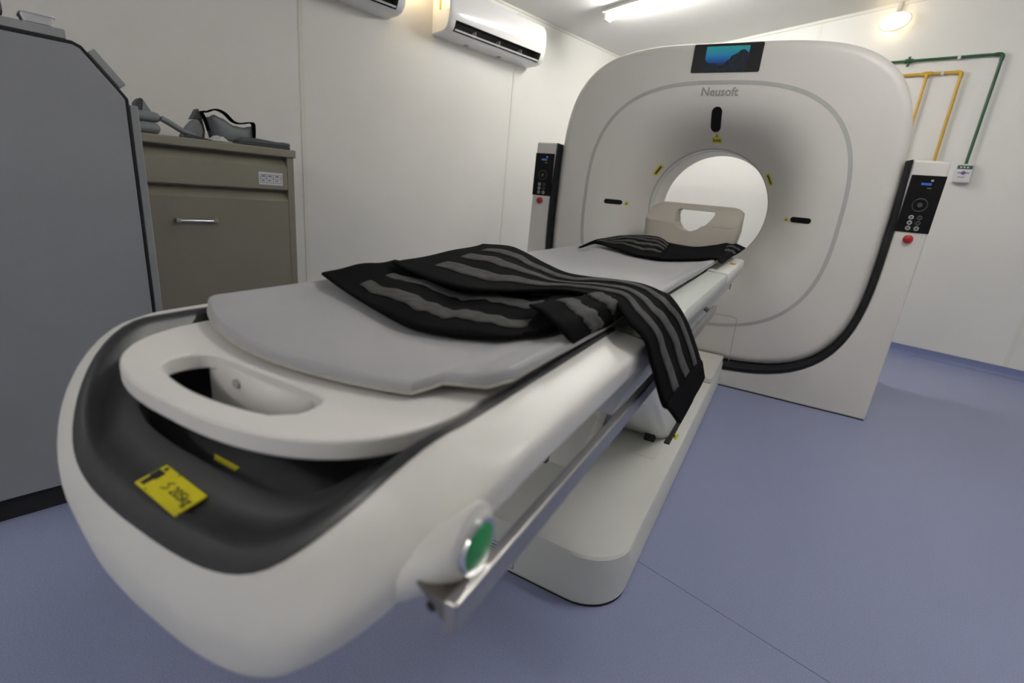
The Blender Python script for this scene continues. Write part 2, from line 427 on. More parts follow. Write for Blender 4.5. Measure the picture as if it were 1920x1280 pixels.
# ------------------------------------------------------------------ air conditioners
def aircon(y0, y1, label):
    f = Frame('air_conditioner', (XL, (y0+y1)/2, 2.08), 'room', label, 'air conditioner', 'wall air conditioners')
    full = [(0,2.395),(.06,2.405),(.145,2.40),(.178,2.385),(.198,2.35),(.206,2.29),(.207,2.22),(.202,2.172),(.192,2.138),(.176,2.112),(.15,2.094),(.11,2.085),(0,2.08)]
    cut = [(0,2.395),(.06,2.405),(.145,2.40),(.178,2.385),(.198,2.35),(.206,2.29),(.207,2.22),(.202,2.172),(.13,2.178),(.11,2.14),(.13,2.108),(.168,2.104),(.15,2.094),(.11,2.085),(0,2.08)]
    e = .06
    def prof(pts, s=1.0):
        cx, cz = .1, 2.24
        return [(XL + max(.0, cx + (p[0]-cx)*s if p[0] > 0 else 0), cz + (p[1]-cz)*s) for p in pts]
    mb = MB()
    mb.loft([[(p[0], y, p[1]) for p in prof(cut)] for y in (y0+e, y1-e)], True, True, True)
    body = part(f, 'body', mb, ACW, angle=30)
    for ya, yb in ((y0+e, y0), (y1-e, y1)):
        sgn = 1 if yb > ya else -1
        rings = [[(p[0], ya, p[1]) for p in prof(full)]]
        for q in (.0, .35, .6, .8, .95, 1.0):
            s = 1 - .10*(1-math.sqrt(max(0, 1-q*q)))
            rings.append([(p[0], yb - sgn*.035*(1-q), p[1]) for p in prof(full, s)])
        part(f, 'end_cap', MB().loft(rings, True, False, True), ACW, angle=40)
    liner = MB().loft([[(XL+p[0], y, p[1]) for p in ((.2,2.1705),(.132,2.1755),(.113,2.14),(.131,2.111),(.172,2.1075))] for y in (y0+e, y1-e)], False)
    part(f, 'outlet', liner, ACD, angle=60)
    fl_ = MB().loft([[(XL+p[0], y, p[1]) for p in ((.186,2.1215),(.190,2.1195),(.182,2.1100),(.178,2.1115))] for y in (y0+e+.01, y1-e-.01)], True, True, True)
    part(f, 'louver', fl_, ACW, smooth=False)
    for k in range(3):
        yy = y0 + (y1-y0)*(.27+.24*k)
        part(f, 'vane', MB().box(XL+.125, XL+.168, yy-.002, yy+.002, 2.115, 2.155), GROOVE, smooth=False)
    part(f, 'badge', MB().box(XL+.2065, XL+.2085, (y0+y1)/2-.02, (y0+y1)/2+.02, 2.235, 2.245), LOGO, smooth=False)
    for k in (.28, .62):
        yy = y0 + (y1-y0)*k
        part(f, 'clip', MB().box(XL+.03, XL+.06, yy-.012, yy+.012, 2.076, 2.083), GROOVE, smooth=False)
    part(f, 'rating_label', MB().box(XL+.08, XL+.10, y0-.001, y0+.001, 2.235, 2.30), YELLOWP, smooth=False)
    return f
aircon(2.535, 3.60, 'white split air conditioner near the scanner with louver slot open')
aircon(1.10, 2.17, 'white split air conditioner above the beige metal cabinet')

# ------------------------------------------------------------------ gas pipes on the back wall
yp = YB - .028
f = Frame('gas_pipe', (-.306, yp, 1.55), 'room', 'dark green pipe running along wall and down to a small outlet box', 'pipe')
def bend(pts, r, n=6):
    pts = [Vector(p) for p in pts]; out = [pts[0]]
    for a, b, c in zip(pts[:-2], pts[1:-1], pts[2:]):
        d1 = (a-b).normalized(); d2 = (c-b).normalized()
        for i in range(n+1):
            t = i/n; out.append((b+d1*r)*(1-t)**2 + b*2*t*(1-t) + (b+d2*r)*t*t)
    return out + [pts[-1]]
part(f, 'pipe_run', MB().tube(bend([(-1.9,yp,2.295),(-.306,yp,2.295),(-.304,yp,1.54)], .03), .0098, 12), GREENP, angle=60)
part(f, 'elbow', MB().tube(bend([(-.35,yp,2.295),(-.306,yp,2.295),(-.306,yp,2.25)], .025), .0128, 12), GREENP, angle=60)
part(f, 'valve', MB().tube([(-.86,yp,2.255),(-.86,yp,2.325)], .009, 10).tube([(-.885,yp,2.295),(-.835,yp,2.295)], .016, 10), GREENP, angle=60)
for x in (-1.3, -.55): part(f, 'clamp', MB().box(x-.01, x+.01, yp-.014, YB, 2.28, 2.31), LAMPW, bevel=.003)
f = Frame('gas_pipe', (-.505, yp, 1.3), 'room', 'yellow pipe on the wall branching into two drops behind the scanner console', 'pipe')
part(f, 'pipe_run', MB().tube(bend([(-1.9,yp,2.193),(-.507,yp,2.193),(-.500,yp,1.35)], .03), .0105, 12), YELLOWP, angle=60)
part(f, 'branch', MB().tube([(-.716,yp,2.193),(-.712,yp,1.35)], .010, 12), YELLOWP, angle=60)
part(f, 'elbow', MB().tube(bend([(-.55,yp,2.193),(-.507,yp,2.193),(-.507,yp,2.15)], .025), .0135, 12), YELLOWP, angle=60)
part(f, 'tee', MB().tube([(-.745,yp,2.193),(-.687,yp,2.193)], .016, 12).tube([(-.716,yp,2.193),(-.716,yp,2.165)], .0155, 12), YELLOWP, angle=60)
for x in (-1.2, -.62): part(f, 'clamp', MB().box(x-.01, x+.01, yp-.015, YB, 2.178, 2.208), LAMPW, bevel=.003)
# outlet box
f = Frame('gas_outlet', (-.30, YB, 1.41), 'room', 'small white gas outlet box with green header at foot of green pipe', 'outlet')
part(f, 'box', MB().box(-.352, -.248, YB-.05, YB, 1.405, 1.54), OUTLET, bevel=.006)
hd = part(f, 'header', MB().box(-.345, -.255, YB-.0515, YB-.05, 1.502, 1.53), GREENP, smooth=False)
for x in (-.325, -.305, -.285): part(f, 'lettering', MB().box(x-.004, x+.006, YB-.0522, YB-.0515, 1.511, 1.521), OUTLET, hd, smooth=False)
part(f, 'socket', MB().disc((-.30, YB-.052, 1.475), (0,1,0), .014, .004), PURPLE, angle=60)
part(f, 'wing_mark', MB().box(-.335, -.265, YB-.0513, YB-.05, 1.472, 1.479), PURPLE, smooth=False)
part(f, 'caption', MB().box(-.325, -.285, YB-.0513, YB-.05, 1.442, 1.447), PURPLE, smooth=False)
part(f, 'lower_lip', MB().box(-.348, -.252, YB-.058, YB-.04, 1.402, 1.412), GROOVE, bevel=.003)

# ------------------------------------------------------------------ grey equipment cabinet (left)
X1, X0 = -1.80, -2.46
f = Frame('equipment_cabinet', (-2.13, -.25, 0), 'room', 'large grey equipment cabinet with chamfered top edge and black gasket line', 'cabinet')
poly = [(-.85,.08),(.317,.08),(.317,1.183),(.300,1.206),(.236,1.288),(.222,1.294),(-.85,1.294)]
def off(poly, d):
    out = []
    n = len(poly)
    for i in range(n):
        a = Vector(poly[i-1]); b = Vector(poly[i]); c = Vector(poly[(i+1) % n])
        e1 = (b-a).normalized(); e2 = (c-b).normalized()
        n1 = Vector((e1.y, -e1.x)); n2 = Vector((e2.y, -e2.x)); m = (n1+n2).normalized()
        out.append(tuple(b + m*(d/max(.3, m.dot(n1)))))
    return out
part(f, 'core', MB().prism(off(poly, .010), 'x', X0+.005, X1-.008), TRIM, bevel=.004)
part(f, 'side_panel', MB().prism(poly, 'x', X1-.008, X1), BOXGREY, bevel=.0025)
part(f, 'side_panel', MB().prism(poly, 'x', X0, X0+.008), BOXGREY, bevel=.0025)
def plate(p, q, th, name, ov=0.0):
    p = Vector(p); q = Vector(q); e = (q-p).normalized(); n = Vector((e.y, -e.x))
    p2 = p + n*.010; q2 = q + n*.010
    part(f, name, MB().prism([tuple(p2), tuple(q2), tuple(q2+n*th), tuple(p2+n*th)], 'x', X0+.01, X1-.012), BOXPLATE, bevel=.003)
plate((.214,1.294), (-.85,1.294), .022, 'top_plate')
plate((.303,1.203), (.244,1.278), .020, 'sloping_plate')
plate((.317,.10), (.317,1.172), .020, 'front_plate')
part(f, 'base', MB().box(X0+.03, X1-.03, -.82, .28, 0, .08), DARK, smooth=False)
# white tray on top
ya, za = .135, 1.328
f = Frame('plastic_tray', (-1.86, ya+.035, za), 'room', 'small white plastic tray on top of the grey equipment cabinet', 'tray')
rings = [[(-1.86+p[0]*s, ya+.032+p[1]*s*.9, z) for p in roundrect(-.05,.05,-.034,.034,.012,4)] for z, s in ((za,.82),(za+.003,.86),(za+.016,.98),(za+.019,1.0),(za+.020,.98))]
part(f, 'body', MB().loft(rings, True, True, True), PAPER, angle=50)
part(f, 'rim', MB().loft([[(-1.86+p[0], ya+.032+p[1]*.9, z) for p in roundrect(-.052,.052,-.036,.036,.013,4)] for z in (za+.018, za+.021)], True, True, True), OUTLET, angle=50)
f = Frame('instrument_case', (-1.95, -.02, za), 'room', 'dark upright case standing on the grey equipment cabinet', 'case')
part(f, 'shell', MB().box(-2.15, -1.83, -.13, .107, za, za+.22), mat('case_dark', (.03,.03,.045), .5, noise=.1), bevel=.012)
part(f, 'handle', MB().tube(bend([(-1.90,-.02,za+.215),(-1.90,-.02,za+.25),(-2.09,-.02,za+.25),(-2.09,-.02,za+.215)], .02), .008, 8), DARK)

# ------------------------------------------------------------------ beige metal cabinet
XF = -2.90; CY0, CY1 = .24, 1.24
f = Frame('metal_cabinet', (XF-.25, (CY0+CY1)/2, 0), 'room', 'beige metal cabinet with top drawer, lower door and silver handle', 'cabinet')
part(f, 'top', MB().box(XL+.02, XF+.012, CY0-.012, CY1+.012, 1.096, 1.137), CABM, bevel=.007)
body = MB().box(XL+.03, XF-.05, CY0, CY1, .05, 1.096)
body.box(XF-.05, XF, CY1-.034, CY1, .05, 1.096); body.box(XF-.05, XF, CY0, CY0+.034, .05, 1.096)
part(f, 'body', body, CABM, smooth=False)
A, B = CY0+.038, CY1-.036
dr = part(f, 'drawer', MB().prism([(XF-.045,1.09),(XF-.04,1.085),(XF-.004,1.045),(XF,1.04),(XF,.925),(XF-.012,.918),(XF-.045,.918)][::-1], 'y', A, B) , CABM, angle=25)
d2 = MB().prism([(XF-.045,.912),(XF-.04,.905),(XF-.004,.868),(XF,.863),(XF,.08),(XF-.045,.08)][::-1], 'y', A, B)
door = part(f, 'door', d2, CABM, angle=25)
hz = .75
part(f, 'handle', MB().tube([(XF+.022,.66,hz),(XF+.022,.816,hz)], .0065, 10), CHROME, door, angle=60)
for y in (.652, .816):
    part(f, 'handle_post', MB().box(XF, XF+.031, y-.004, y+.016, hz-.010, hz+.010), STEEL, door, bevel=.003)
lb = part(f, 'label_card', MB().box(XF, XF+.0012, 1.052, 1.176, .945, 1.010), PAPER, dr, smooth=False)
card = []
for z in (.956, .976, .985, .998): part(f, 'rule', MB().box(XF+.0012, XF+.0018, 1.060, 1.168, z-.0009, z+.0009), INKBLUE, dr, smooth=False)
for y in (1.060, 1.092, 1.127, 1.168): part(f, 'rule', MB().box(XF+.0012, XF+.0018, y-.0009, y+.0009, .956, .998), INKBLUE, dr, smooth=False)
for z, w_ in ((.991, .018), (.967, .014)):
    for y in (1.067, 1.100, 1.138): part(f, 'lettering', MB().box(XF+.0012, XF+.0017, y, y+w_, z-.0025, z+.0025), INKBLUE, dr, smooth=False)
for z in (.972, .80, .556, .3): part(f, 'rivet', MB().disc((XF-.001, CY1-.017, z), (1,0,0), .005, .003, 10), CABM, angle=60)
part(f, 'base', MB().box(XL+.05, XF-.03, CY0+.02, CY1-.02, 0, .05), DARK, smooth=False)

# things on the beige cabinet
ZT = 1.1375
def softbox(x0, x1, y0, y1, z0, z1, r):
    rings = []
    for i in range(9):
        a = PI*i/8 - PI/2; z = (z0+z1)/2 + (z1-z0)/2*math.sin(a); q = r*(1-math.cos(a))
        rings.append([(p[0], p[1], z) for p in roundrect(x0+q, x1-q, y0+q, y1-q, max(.004, r*1.2), 4)])
    return MB().loft(rings, True, True, True)
single('positioning_pad', softbox(-3.2,-2.95,.36,.648,ZT,ZT+.052,.022), VINYL, (-3.08,.5,ZT), 'room', 'thick grey foam pad lying on cabinet under another pad', 'pad', 'stacked grey pads', angle=80)
single('positioning_pad', softbox(-3.2,-2.96,.34,.655,ZT+.053,ZT+.098,.020), VINYL, (-3.08,.5,ZT+.053), 'room', 'thick grey foam pad stacked on top of another pad on cabinet', 'pad', 'stacked grey pads', angle=80)
# dark peaked holder behind pads
f = Frame('wedge_support', (-3.1,.61,ZT+.099), 'room', 'small dark pointed wedge support sitting on the stacked grey pads', 'support')
part(f, 'shell', MB().prism([(.578,ZT+.0985),(.640,ZT+.0985),(.608,ZT+.155),(.598,ZT+.158),(.580,ZT+.135)], 'x', -3.16, -3.06), VINYLD, bevel=.004)
part(f, 'lining', MB().prism([(.600,ZT+.1),(.636,ZT+.1),(.607,ZT+.150)], 'x', -3.06, -3.055), VINYL, bevel=.002)
# curved strip
cv = catmull([(0,.655,ZT+.075),(0,.69,ZT+.058),(0,.74,ZT+.03),(0,.785,ZT+.014)], 16)
mb = MB().loft([[(x, p.y, p.z+dz) for p in cv] for x, dz in ((-3.008,0),(-2.96,0))], False)
single('curved_strip', mb, VINYL, (-2.98,.75,ZT+.004), 'room', 'curved grey flexible strip leaning from pads down to cabinet top', 'strip', solid=.020)
single('flat_wedge', MB().prism([(.73,ZT),(.86,ZT),(.80,ZT+.012),(.745,ZT+.022)], 'x', -2.955, -2.915), VINYLD, (-2.94,.79,ZT), 'room', 'thin dark wedge pad at the front edge of the cabinet top', 'pad', bevel=.003)
# neck rest
f = Frame('neck_rest', (-3.06,.80,ZT), 'room', 'grey scooped neck rest with dark shell standing beside strapped cushion', 'neck rest')
nk = [(.745,ZT+.004),(.76,ZT+.03),(.78,ZT+.062),(.80,ZT+.085),(.82,ZT+.098),(.838,ZT+.07),(.842,ZT+.04),(.832,ZT+.012),(.815,ZT+.002)]
part(f, 'cushion', MB().prism(nk, 'x', -3.10, -3.015), VINYL, bevel=.008)
part(f, 'shell', MB().prism([(.80,ZT+.095),(.83,ZT+.148),(.843,ZT+.11),(.852,ZT+.05),(.845,ZT),(.80,ZT),(.835,ZT+.03),(.843,ZT+.06),(.836,ZT+.10)][::-1], 'x', -3.11, -3.03), VINYLD, bevel=.003)
# strapped head cushion
f = Frame('head_cushion', (-3.05,.98,ZT), 'room', 'puffy grey head cushion with a black strap looping over it', 'cushion')
def cush(i, j):
    y = .878 + .20*i
    tb = [(0,.112),(.1,.132),(.28,.120),(.55,.092),(.8,.088),(1,.100)]
    top = ZT + next(b0 + (b1-b0)*sstep(a0, a1, i) for (a0, b0), (a1, b1) in zip(tb[:-1], tb[1:]) if i <= a1)
    bot = ZT + .002
    a = PI*(j*2)
    h = (top-bot)/2; c = (top+bot)/2
    dx = .042*math.cos(a)*(1-.4*abs(2*i-1)**3)
    return (-3.05+dx*(abs(math.cos(a))**-.3 if abs(math.cos(a)) > .01 else 1), y, c + h*math.copysign(abs(math.sin(a))**.6, math.sin(a)))
mb = MB().loft([[cush(i/16, j/24) for j in range(24)] for i in range(17)], True, True, True)
part(f, 'pad', mb, VINYL, angle=80)
sp = catmull([(-3.03,.868,ZT+.05),(-3.03,.855,ZT+.10),(-3.03,.84,ZT+.135),(-3.03,.862,ZT+.137),(-3.03,.905,ZT+.155),(-3.03,.945,ZT+.145),(-3.03,.985,ZT+.11),(-3.03,1.02,ZT+.105),(-3.03,1.06,ZT+.115),(-3.03,1.083,ZT+.115),(-3.03,1.086,ZT+.09),(-3.03,1.082,ZT+.02)], 40)
mb = MB().loft([[(x, p.y, p.z) for p in sp] for x in (-3.05, -3.005)], False)
part(f, 'strap', mb, FABRIC, solid=.007)
bp = MB().prism([(.853,ZT+.11),(.868,ZT+.115),(.898,ZT+.01),(.878,ZT+.002)], 'x', -3.06, -2.99)
part(f, 'side_strap', bp, VINYLD, bevel=.003)
# crumpled clear bag
def bag(i, j):
    random.seed(int(i*97+j*1313)); h = .03*math.sin(PI*i)*(.35+.65*random.random())*math.sin(PI*max(.03,j))
    return (-2.995+.075*j, .83+.12*i, ZT+.002+h)
single('plastic_bag', MB().grid(bag, 14, 8), PLASTIC, (-2.97,.87,ZT), 'room', 'crumpled clear plastic wrap lying on the cabinet top', 'bag', smooth=False, solid=.001)
# two flat dark pads
single('flat_pad', MB().prism([(.955,ZT),(1.225,ZT),(1.23,ZT+.006),(1.225,ZT+.014),(.97,ZT+.014)], 'x', -2.99, -2.905), VINYLD, (-2.95,1.09,ZT), 'room', 'flat black pad lying under a dark grey pad on cabinet corner', 'pad', bevel=.003)
f = Frame('flat_pad', (-2.95,1.1,ZT+.015), 'room', 'flat dark grey pad with notched end on top of a black pad', 'pad')
part(f, 'pad', MB().prism([(.965,ZT+.0148),(1.228,ZT+.0148),(1.234,ZT+.022),(1.226,ZT+.032),(1.19,ZT+.034),(1.18,ZT+.030),(1.06,ZT+.038),(1.0,ZT+.036)], 'x', -2.99, -2.912), mat('vinyl_mid', (.10,.11,.118), .45, noise=.06), bevel=.003)

# ------------------------------------------------------------------ CT gantry
GZ = 1.035; BR = .36
def sup(a, b, n, q):
    c, s = math.cos(q), math.sin(q)
    return a*math.copysign(abs(c)**(2/n), c), b*math.copysign(abs(s)**(2/n), s)
def sup_r(a, b, n, q):           # polar radius at true angle q
    c, s = abs(math.cos(q)), abs(math.sin(q))
    return ((c/a)**n + (s/b)**n) ** (-1/n)
OA, OB, ON = .938, .886, 3.9
RA, RB, RN = .722, .678, 2.85
NQ = 192
# angle samples concentrated along the outer curve (parameter of superellipse), true polar angles
def outer_dirs():
    pts = []
    for k in range(2000):
        q = 2*PI*k/2000; r = sup_r(OA, OB, ON, q); pts.append((r*math.cos(q), r*math.sin(q), q))
    L = [0]
    for a, b in zip(pts, pts[1:] + pts[:1]): L.append(L[-1] + math.hypot(b[0]-a[0], b[1]-a[1]))
    out = []; k = 0
    for i in range(NQ):
        t = L[-1]*i/NQ
        while L[k+1] < t: k += 1
        out.append(pts[k][2])
    return out
QS = outer_dirs()
GY = YG + .012
def ringp(rf, y): return [(rf(q)*math.cos(q), y, GZ + rf(q)*math.sin(q)) for q in QS]
Ro = lambda q: sup_r(OA, OB, ON, q)
Rr = lambda q: sup_r(RA, RB, RN, q)
DEP = .25
def front_y(u, z):
    q = math.atan2(z-GZ, u); r = math.hypot(u, z-GZ); R = Rr(q)
    if r >= R: return GY
    t = min(1, (R-r)/(R-BR)); return GY + DEP*t**2.9
G = Frame('ct_scanner', (0, YG+.45, 0), 'scan', 'large white ring shaped scanner with round opening and screen on top', 'scanner')
mb = MB(); rings = []
rings.append(ringp(lambda q: Ro(q)-.05, GY+.92))
rings.append(ringp(lambda q: Ro(q)-.01, GY+.86))
rings.append(ringp(Ro, GY+.5))
for i in range(9):
    a = PI/2*i/8; rings.append(ringp(lambda q, d=.055*(1-math.cos(a)): Ro(q)-d, GY+.055*(1-math.sin(a))))
for t in (.35, .7, 1): rings.append(ringp(lambda q, t=t: (Ro(q)-.055)*(1-t) + Rr(q)*t, GY))
NT = 22
for k in range(1, NT+1):
    t = (k/NT)**.75; rings.append(ringp(lambda q, t=t: Rr(q)*(1-t) + BR*t, GY + DEP*t**2.9))
part(G, 'front_cover', mb.loft(rings, True), GWHITE, angle=50)
# opening
rings = [ringp(lambda q: BR, GY+DEP-.001), ringp(lambda q: BR-.004, GY+DEP+.006), ringp(lambda q: BR-.004, GY+DEP+.03)]
part(G, 'bore_lip', MB().loft(rings, True), GROOVE, angle=50)
part(G, 'scan_window', MB().loft([ringp(lambda q: BR-.004, GY+DEP+.03), ringp(lambda q: BR-.002, GY+DEP+.12)], True), mat('window_grey', (.52,.53,.52), .3, noise=.02), angle=50)
part(G, 'bore_lining', MB().loft([ringp(lambda q: BR-.003, GY+DEP+.12), ringp(lambda q: BR-.003, GY+.68), ringp(lambda q: BR+.03, GY+.76), ringp(lambda q: BR+.1, GY+.86), ringp(lambda q: (Ro(q)-.05), GY+.92)], True), GWHITE, angle=50)
# grey outline ring
gr = MB(); rings = [ringp(lambda q, d=d: Rr(q)+d, GY+e) for d, e in ((-.011, .004), (-.010, -.0012), (.010, -.0012), (.011, .004))]
part(G, 'outline_ring', gr.loft(rings, True), GROOVE, angle=50)
# U-shaped base frame with consoles
inner = []
IA, IB, IN_ = .962, .932, 3.7
for z, u in ((1.358, .950), (1.25, .953), (1.13, .958)): inner.append((u, z))
qs = [-PI/2*i/30 for i in range(31)]
for q in qs:
    r = sup_r(IA, IB, IN_, q); inner.append((r*math.cos(q), GZ + r*math.sin(q)))
inner = inner + [(-u, z) for u, z in reversed(inner[:-1])]
NI = len(inner)
def outer_pt(p):
    u, z = p
    if z > .55: return (math.copysign(1.10, u), z)
    if abs(u) > .93: return (math.copysign(1.10, u), max(0, (z-.40)/.15*.55))
    return (math.copysign(1.10*min(1, abs(u)/.93), u) if abs(u) > 1e-6 else 0, 0)
outer = [outer_pt(p) for p in inner]
FY = YG - .012
FD = .42
mb = MB()
mb.loft([[(p[0], FY, p[1]) for p in inner], [(p[0], FY, p[1]) for p in outer]], False)
mb.loft([[(p[0], FY+FD, p[1]) for p in outer], [(p[0], FY+FD, p[1]) for p in inner]], False)
mb.loft([[(p[0], FY, p[1]) for p in outer], [(p[0], FY+FD, p[1]) for p in outer]], False)
mb.loft([[(p[0], FY+FD, p[1]) for p in inner], [(p[0], FY, p[1]) for p in inner]], False)
for s in (0, NI-1):
    i, o = inner[s], outer[s]
    mb.add([(i[0],FY,i[1]),(o[0],FY,o[1]),(o[0],FY+FD,o[1]),(i[0],FY+FD,i[1])], [(0,1,2,3)])
part(G, 'base_frame', mb, GWHITE, bevel=.012, angle=60)
part(G, 'rear_base', MB().box(-.9, .9, FY+FD, GY+.85, 0, .2), GWHITE, bevel=.01)
# dark trim between cover and frame
ti = []
for z, u in ((1.352, .925), (1.25, .932), (1.13, .936)): ti.append((u, z))
for q in qs:
    r = sup_r(.938, .884, 3.9, q); ti.append((r*math.cos(q), GZ + r*math.sin(q)))
ti = ti + [(-u, z) for u, z in reversed(ti[:-1])]
to = [(p[0]*1.0, p[1]) for p in inner]
mb = MB().loft([[(p[0], GY+.02, p[1]) for p in ti], [(p[0], GY-.012, p[1]) for p in ti], [(.5*(a_[0]+b_[0]), FY-.012, .5*(a_[1]+b_[1])) for a_, b_ in zip(ti, to)], [(p[0], FY-.004, p[1]) for p in to], [(p[0], FY+.03, p[1]) for p in to]], False)
part(G, 'dark_trim', mb, TRIM, angle=60)
# bottom gap line
part(G, 'floor_gap', MB().box(-1.09, 1.09, FY-.001, FY+.02, 0, .006), DARK, smooth=False)
# service hatch outline
hl = [(.345, FY-.0006, .10)]
hp = bend([(.352,0,.148),(.346,0,.434),(-.346,0,.434),(-.352,0,.148)], .03)
hp2 = []
for a_, b_ in zip(hp[:-1], hp[1:]):
    n = max(1, int((b_-a_).length/.03))
    for i in range(n): hp2.append(a_.lerp(b_, i/n))
hp2.append(hp[-1])
part(G, 'hatch_outline', MB().tube([(p.x, front_y(p.x, p.z)-.0003, p.z) for p in hp2], .0022, 6), GROOVE, label='thin outline of the service hatch')
# display on top
dp = part(G, 'display', MB().prism(roundrect(-.185,.170,1.762,1.904,.008,4), 'y', GY-.004, GY+.012), BLACK, angle=40)
for v in dp.data.vertices: pass
part(G, 'screen', MB().box(-.118,.103,GY-.0055,GY-.0042,1.772,1.890), SCREEN, dp, smooth=False)
part(G, 'maker_name', orient(text_mb('Neusoft', .060, .0006, 0.0, .0013), (-.010, front_y(0,1.663)-.0008, 1.664), (1,0,0), (0,0,1)), LOGO, smooth=False)
def on_front(pts2, th=.0012, ofs=.0006):
    """flat outline laid on the curved front"""
    dn = []
    for a_, b_ in zip(pts2, list(pts2[1:]) + [pts2[0]]):
        n_ = max(1, int(math.hypot(b_[0]-a_[0], b_[1]-a_[1])/.006))
        dn += [(a_[0]+(b_[0]-a_[0])*i/n_, a_[1]+(b_[1]-a_[1])*i/n_) for i in range(n_)]
    pts2 = dn
    cu = sum(p[0] for p in pts2)/len(pts2); cz = sum(p[1] for p in pts2)/len(pts2)
    rings = []
    for s in (1.0, .8, .6, .4, .2, .02):
        rings.append([(cu+(p[0]-cu)*s, front_y(cu+(p[0]-cu)*s, cz+(p[1]-cz)*s)-ofs-th, cz+(p[1]-cz)*s) for p in pts2])
    base = [(p[0], front_y(p[0], p[1])+.002, p[1]) for p in pts2]
    return MB().loft([base]+rings, True, False, True)
part(G, 'laser_window', on_front(roundrect(-.034,.022,1.470,1.592,.0275,8)), BLACK, angle=40)
for u0, u1 in ((-.592,-.487), (.490,.592)):
    part(G, 'laser_window', on_front(roundrect(u0,u1,1.010,1.040,.0145,8)), BLACK, angle=40)
ws = part(G, 'warning_sticker', on_front([(-.025,1.420),(.030,1.420),(.030,1.444),(-.025,1.444)]), YELLOW, smooth=False)
part(G, 'warning_triangle', on_front([(-.012,1.446),(.016,1.446),(.002,1.466)]), YELLOW, smooth=False)
part(G, 'warning_mark', on_front([(-.002,1.450),(.006,1.450),(.002,1.461)], ofs=.002), INK, smooth=False)
for k in range(3): part(G, 'lettering', on_front([(-.018+.015*k,1.428),(-.008+.015*k,1.428),(-.008+.015*k,1.436),(-.018+.015*k,1.436)], ofs=.002), INK, smooth=False)
for c in (-.465, .470):
    part(G, 'warning_triangle', on_front([(c-.014,1.013),(c+.014,1.013),(c,1.037)]), YELLOW, smooth=False)
    part(G, 'warning_mark', on_front([(c-.005,1.017),(c+.005,1.017),(c,1.028)], ofs=.002), INK, smooth=False)
for ang in (147, 31):
    a = math.radians(ang); r = .386; c = Vector((r*math.cos(a), r*math.sin(a))); tg = Vector((-math.sin(a), math.cos(a))); rd = Vector((math.cos(a), math.sin(a)))
    for nm, hl_, hw, mt, o_ in (('warning_sticker', .036, .011, YELLOW, .0006), ('lettering', .028, .004, INK, .002)):
        q4 = [c + tg*s1*hl_ + rd*s2*hw for s1, s2 in ((-1,-1),(1,-1),(1,1),(-1,1))]
        part(G, nm, on_front([(p.x, GZ+p.y) for p in q4], ofs=o_), mt, smooth=False)
# console panels on the two posts
for s in (-1, 1):
    lo, hi = (.962, 1.0995)
    a0, a1 = (lo, hi) if s > 0 else (-hi, -lo)
    cp = part(G, 'control_panel', MB().box(a0, a1, FY-.004, FY+.002, 1.020, 1.290), BLACK, bevel=.002)
    cu = (a0+a1)/2
    yy = FY-.0045
    k = part(G, 'joystick_ring', MB().tube([(cu-.002+.030*math.cos(q), yy, 1.152+.030*math.sin(q)) for q in [2*PI*i/24 for i in range(25)]], .002, 6, False), BTNDIM, cp)
    part(G, 'joystick', MB().disc((cu-.002, yy, 1.152), (0,-1,0), .011, .006, 16), BTNDIM, cp, angle=50)
    for r_ in range(3):
        for c_ in range(2):
            u = cu - .020 + .034*c_; z = 1.092 - .026*r_
            mt = BTNDIM if (c_ == 1 and r_ < 2) else BTNRING
            part(G, 'button', MB().tube([(u+.0085*math.cos(q), yy, z+.0085*math.sin(q)) for q in [2*PI*i/16 for i in range(17)]], .0026, 6, False), mt, cp)
            part(G, 'button_symbol', MB().box(u-.004, u+.004, yy-.001, yy+.001, z-.0012, z+.0012), mt, cp, smooth=False)
    part(G, 'digits', MB().box(cu-.022, cu+.018, yy-.001, yy+.001, 1.245, 1.256), BLUEL, cp, smooth=False)
    part(G, 'status_light', MB().box(cu+.005, cu+.022, yy-.001, yy+.001, 1.229, 1.234), GREENL, cp, smooth=False)
    part(G, 'status_symbol', MB().box(cu+.012, cu+.022, yy-.001, yy+.001, 1.263, 1.272), BTNRING, cp, smooth=False)
    part(G, 'stop_button', MB().tube([(cu-.005, FY, .987), (cu-.005, FY-.014, .987), (cu-.005, FY-.018, .987)], [.0205, .0205, .016], 24), REDB, label='round red stop button', angle=50)

# ------------------------------------------------------------------ patient table
T = Frame('patient_table', (0, 1.6, 0), 'scan', 'white scanner couch with charcoal tray, handle board and steel side rail', 'table')
# plinth
PWID = .327; PY0 = 1.045; PY1 = YG - .014
def plinth_ring(ins, z, y0=PY0):
    r = .125
    out = [(PWID-ins, PY1)]
    pts = []
    for i in range(11):
        a = -PI/2*i/10
        pts.append((PWID-ins-r + (r)*math.cos(a), y0+ins+r + r*math.sin(a)))
    out += pts; out += [(-p[0], p[1]) for p in reversed(pts)]; out += [(-PWID+ins, PY1)]
    return [(p[0], p[1], z) for p in out]
rings = [plinth_ring(.004, 0), plinth_ring(.004, .006), plinth_ring(0, .012), plinth_ring(.002, .150), plinth_ring(.006, .157), plinth_ring(.013, .160)]
part(T, 'plinth', MB().loft(rings, True, True, True), PLWHITE, angle=30)
part(T, 'plinth_gap', MB().loft([plinth_ring(.002, 0.0), plinth_ring(.002, .004)], True, True, True), DARK, angle=30)
part(T, 'plinth_sleeve', MB().box(-.322, .322, 2.66, PY1, .16, .192), GWHITE, bevel=.008)
rp = part(T, 'plinth_panel', MB().prism(roundrect(-.262,.262,1.665,2.45,.02,4), 'z', .150, .1615), PLWHITE, angle=30)
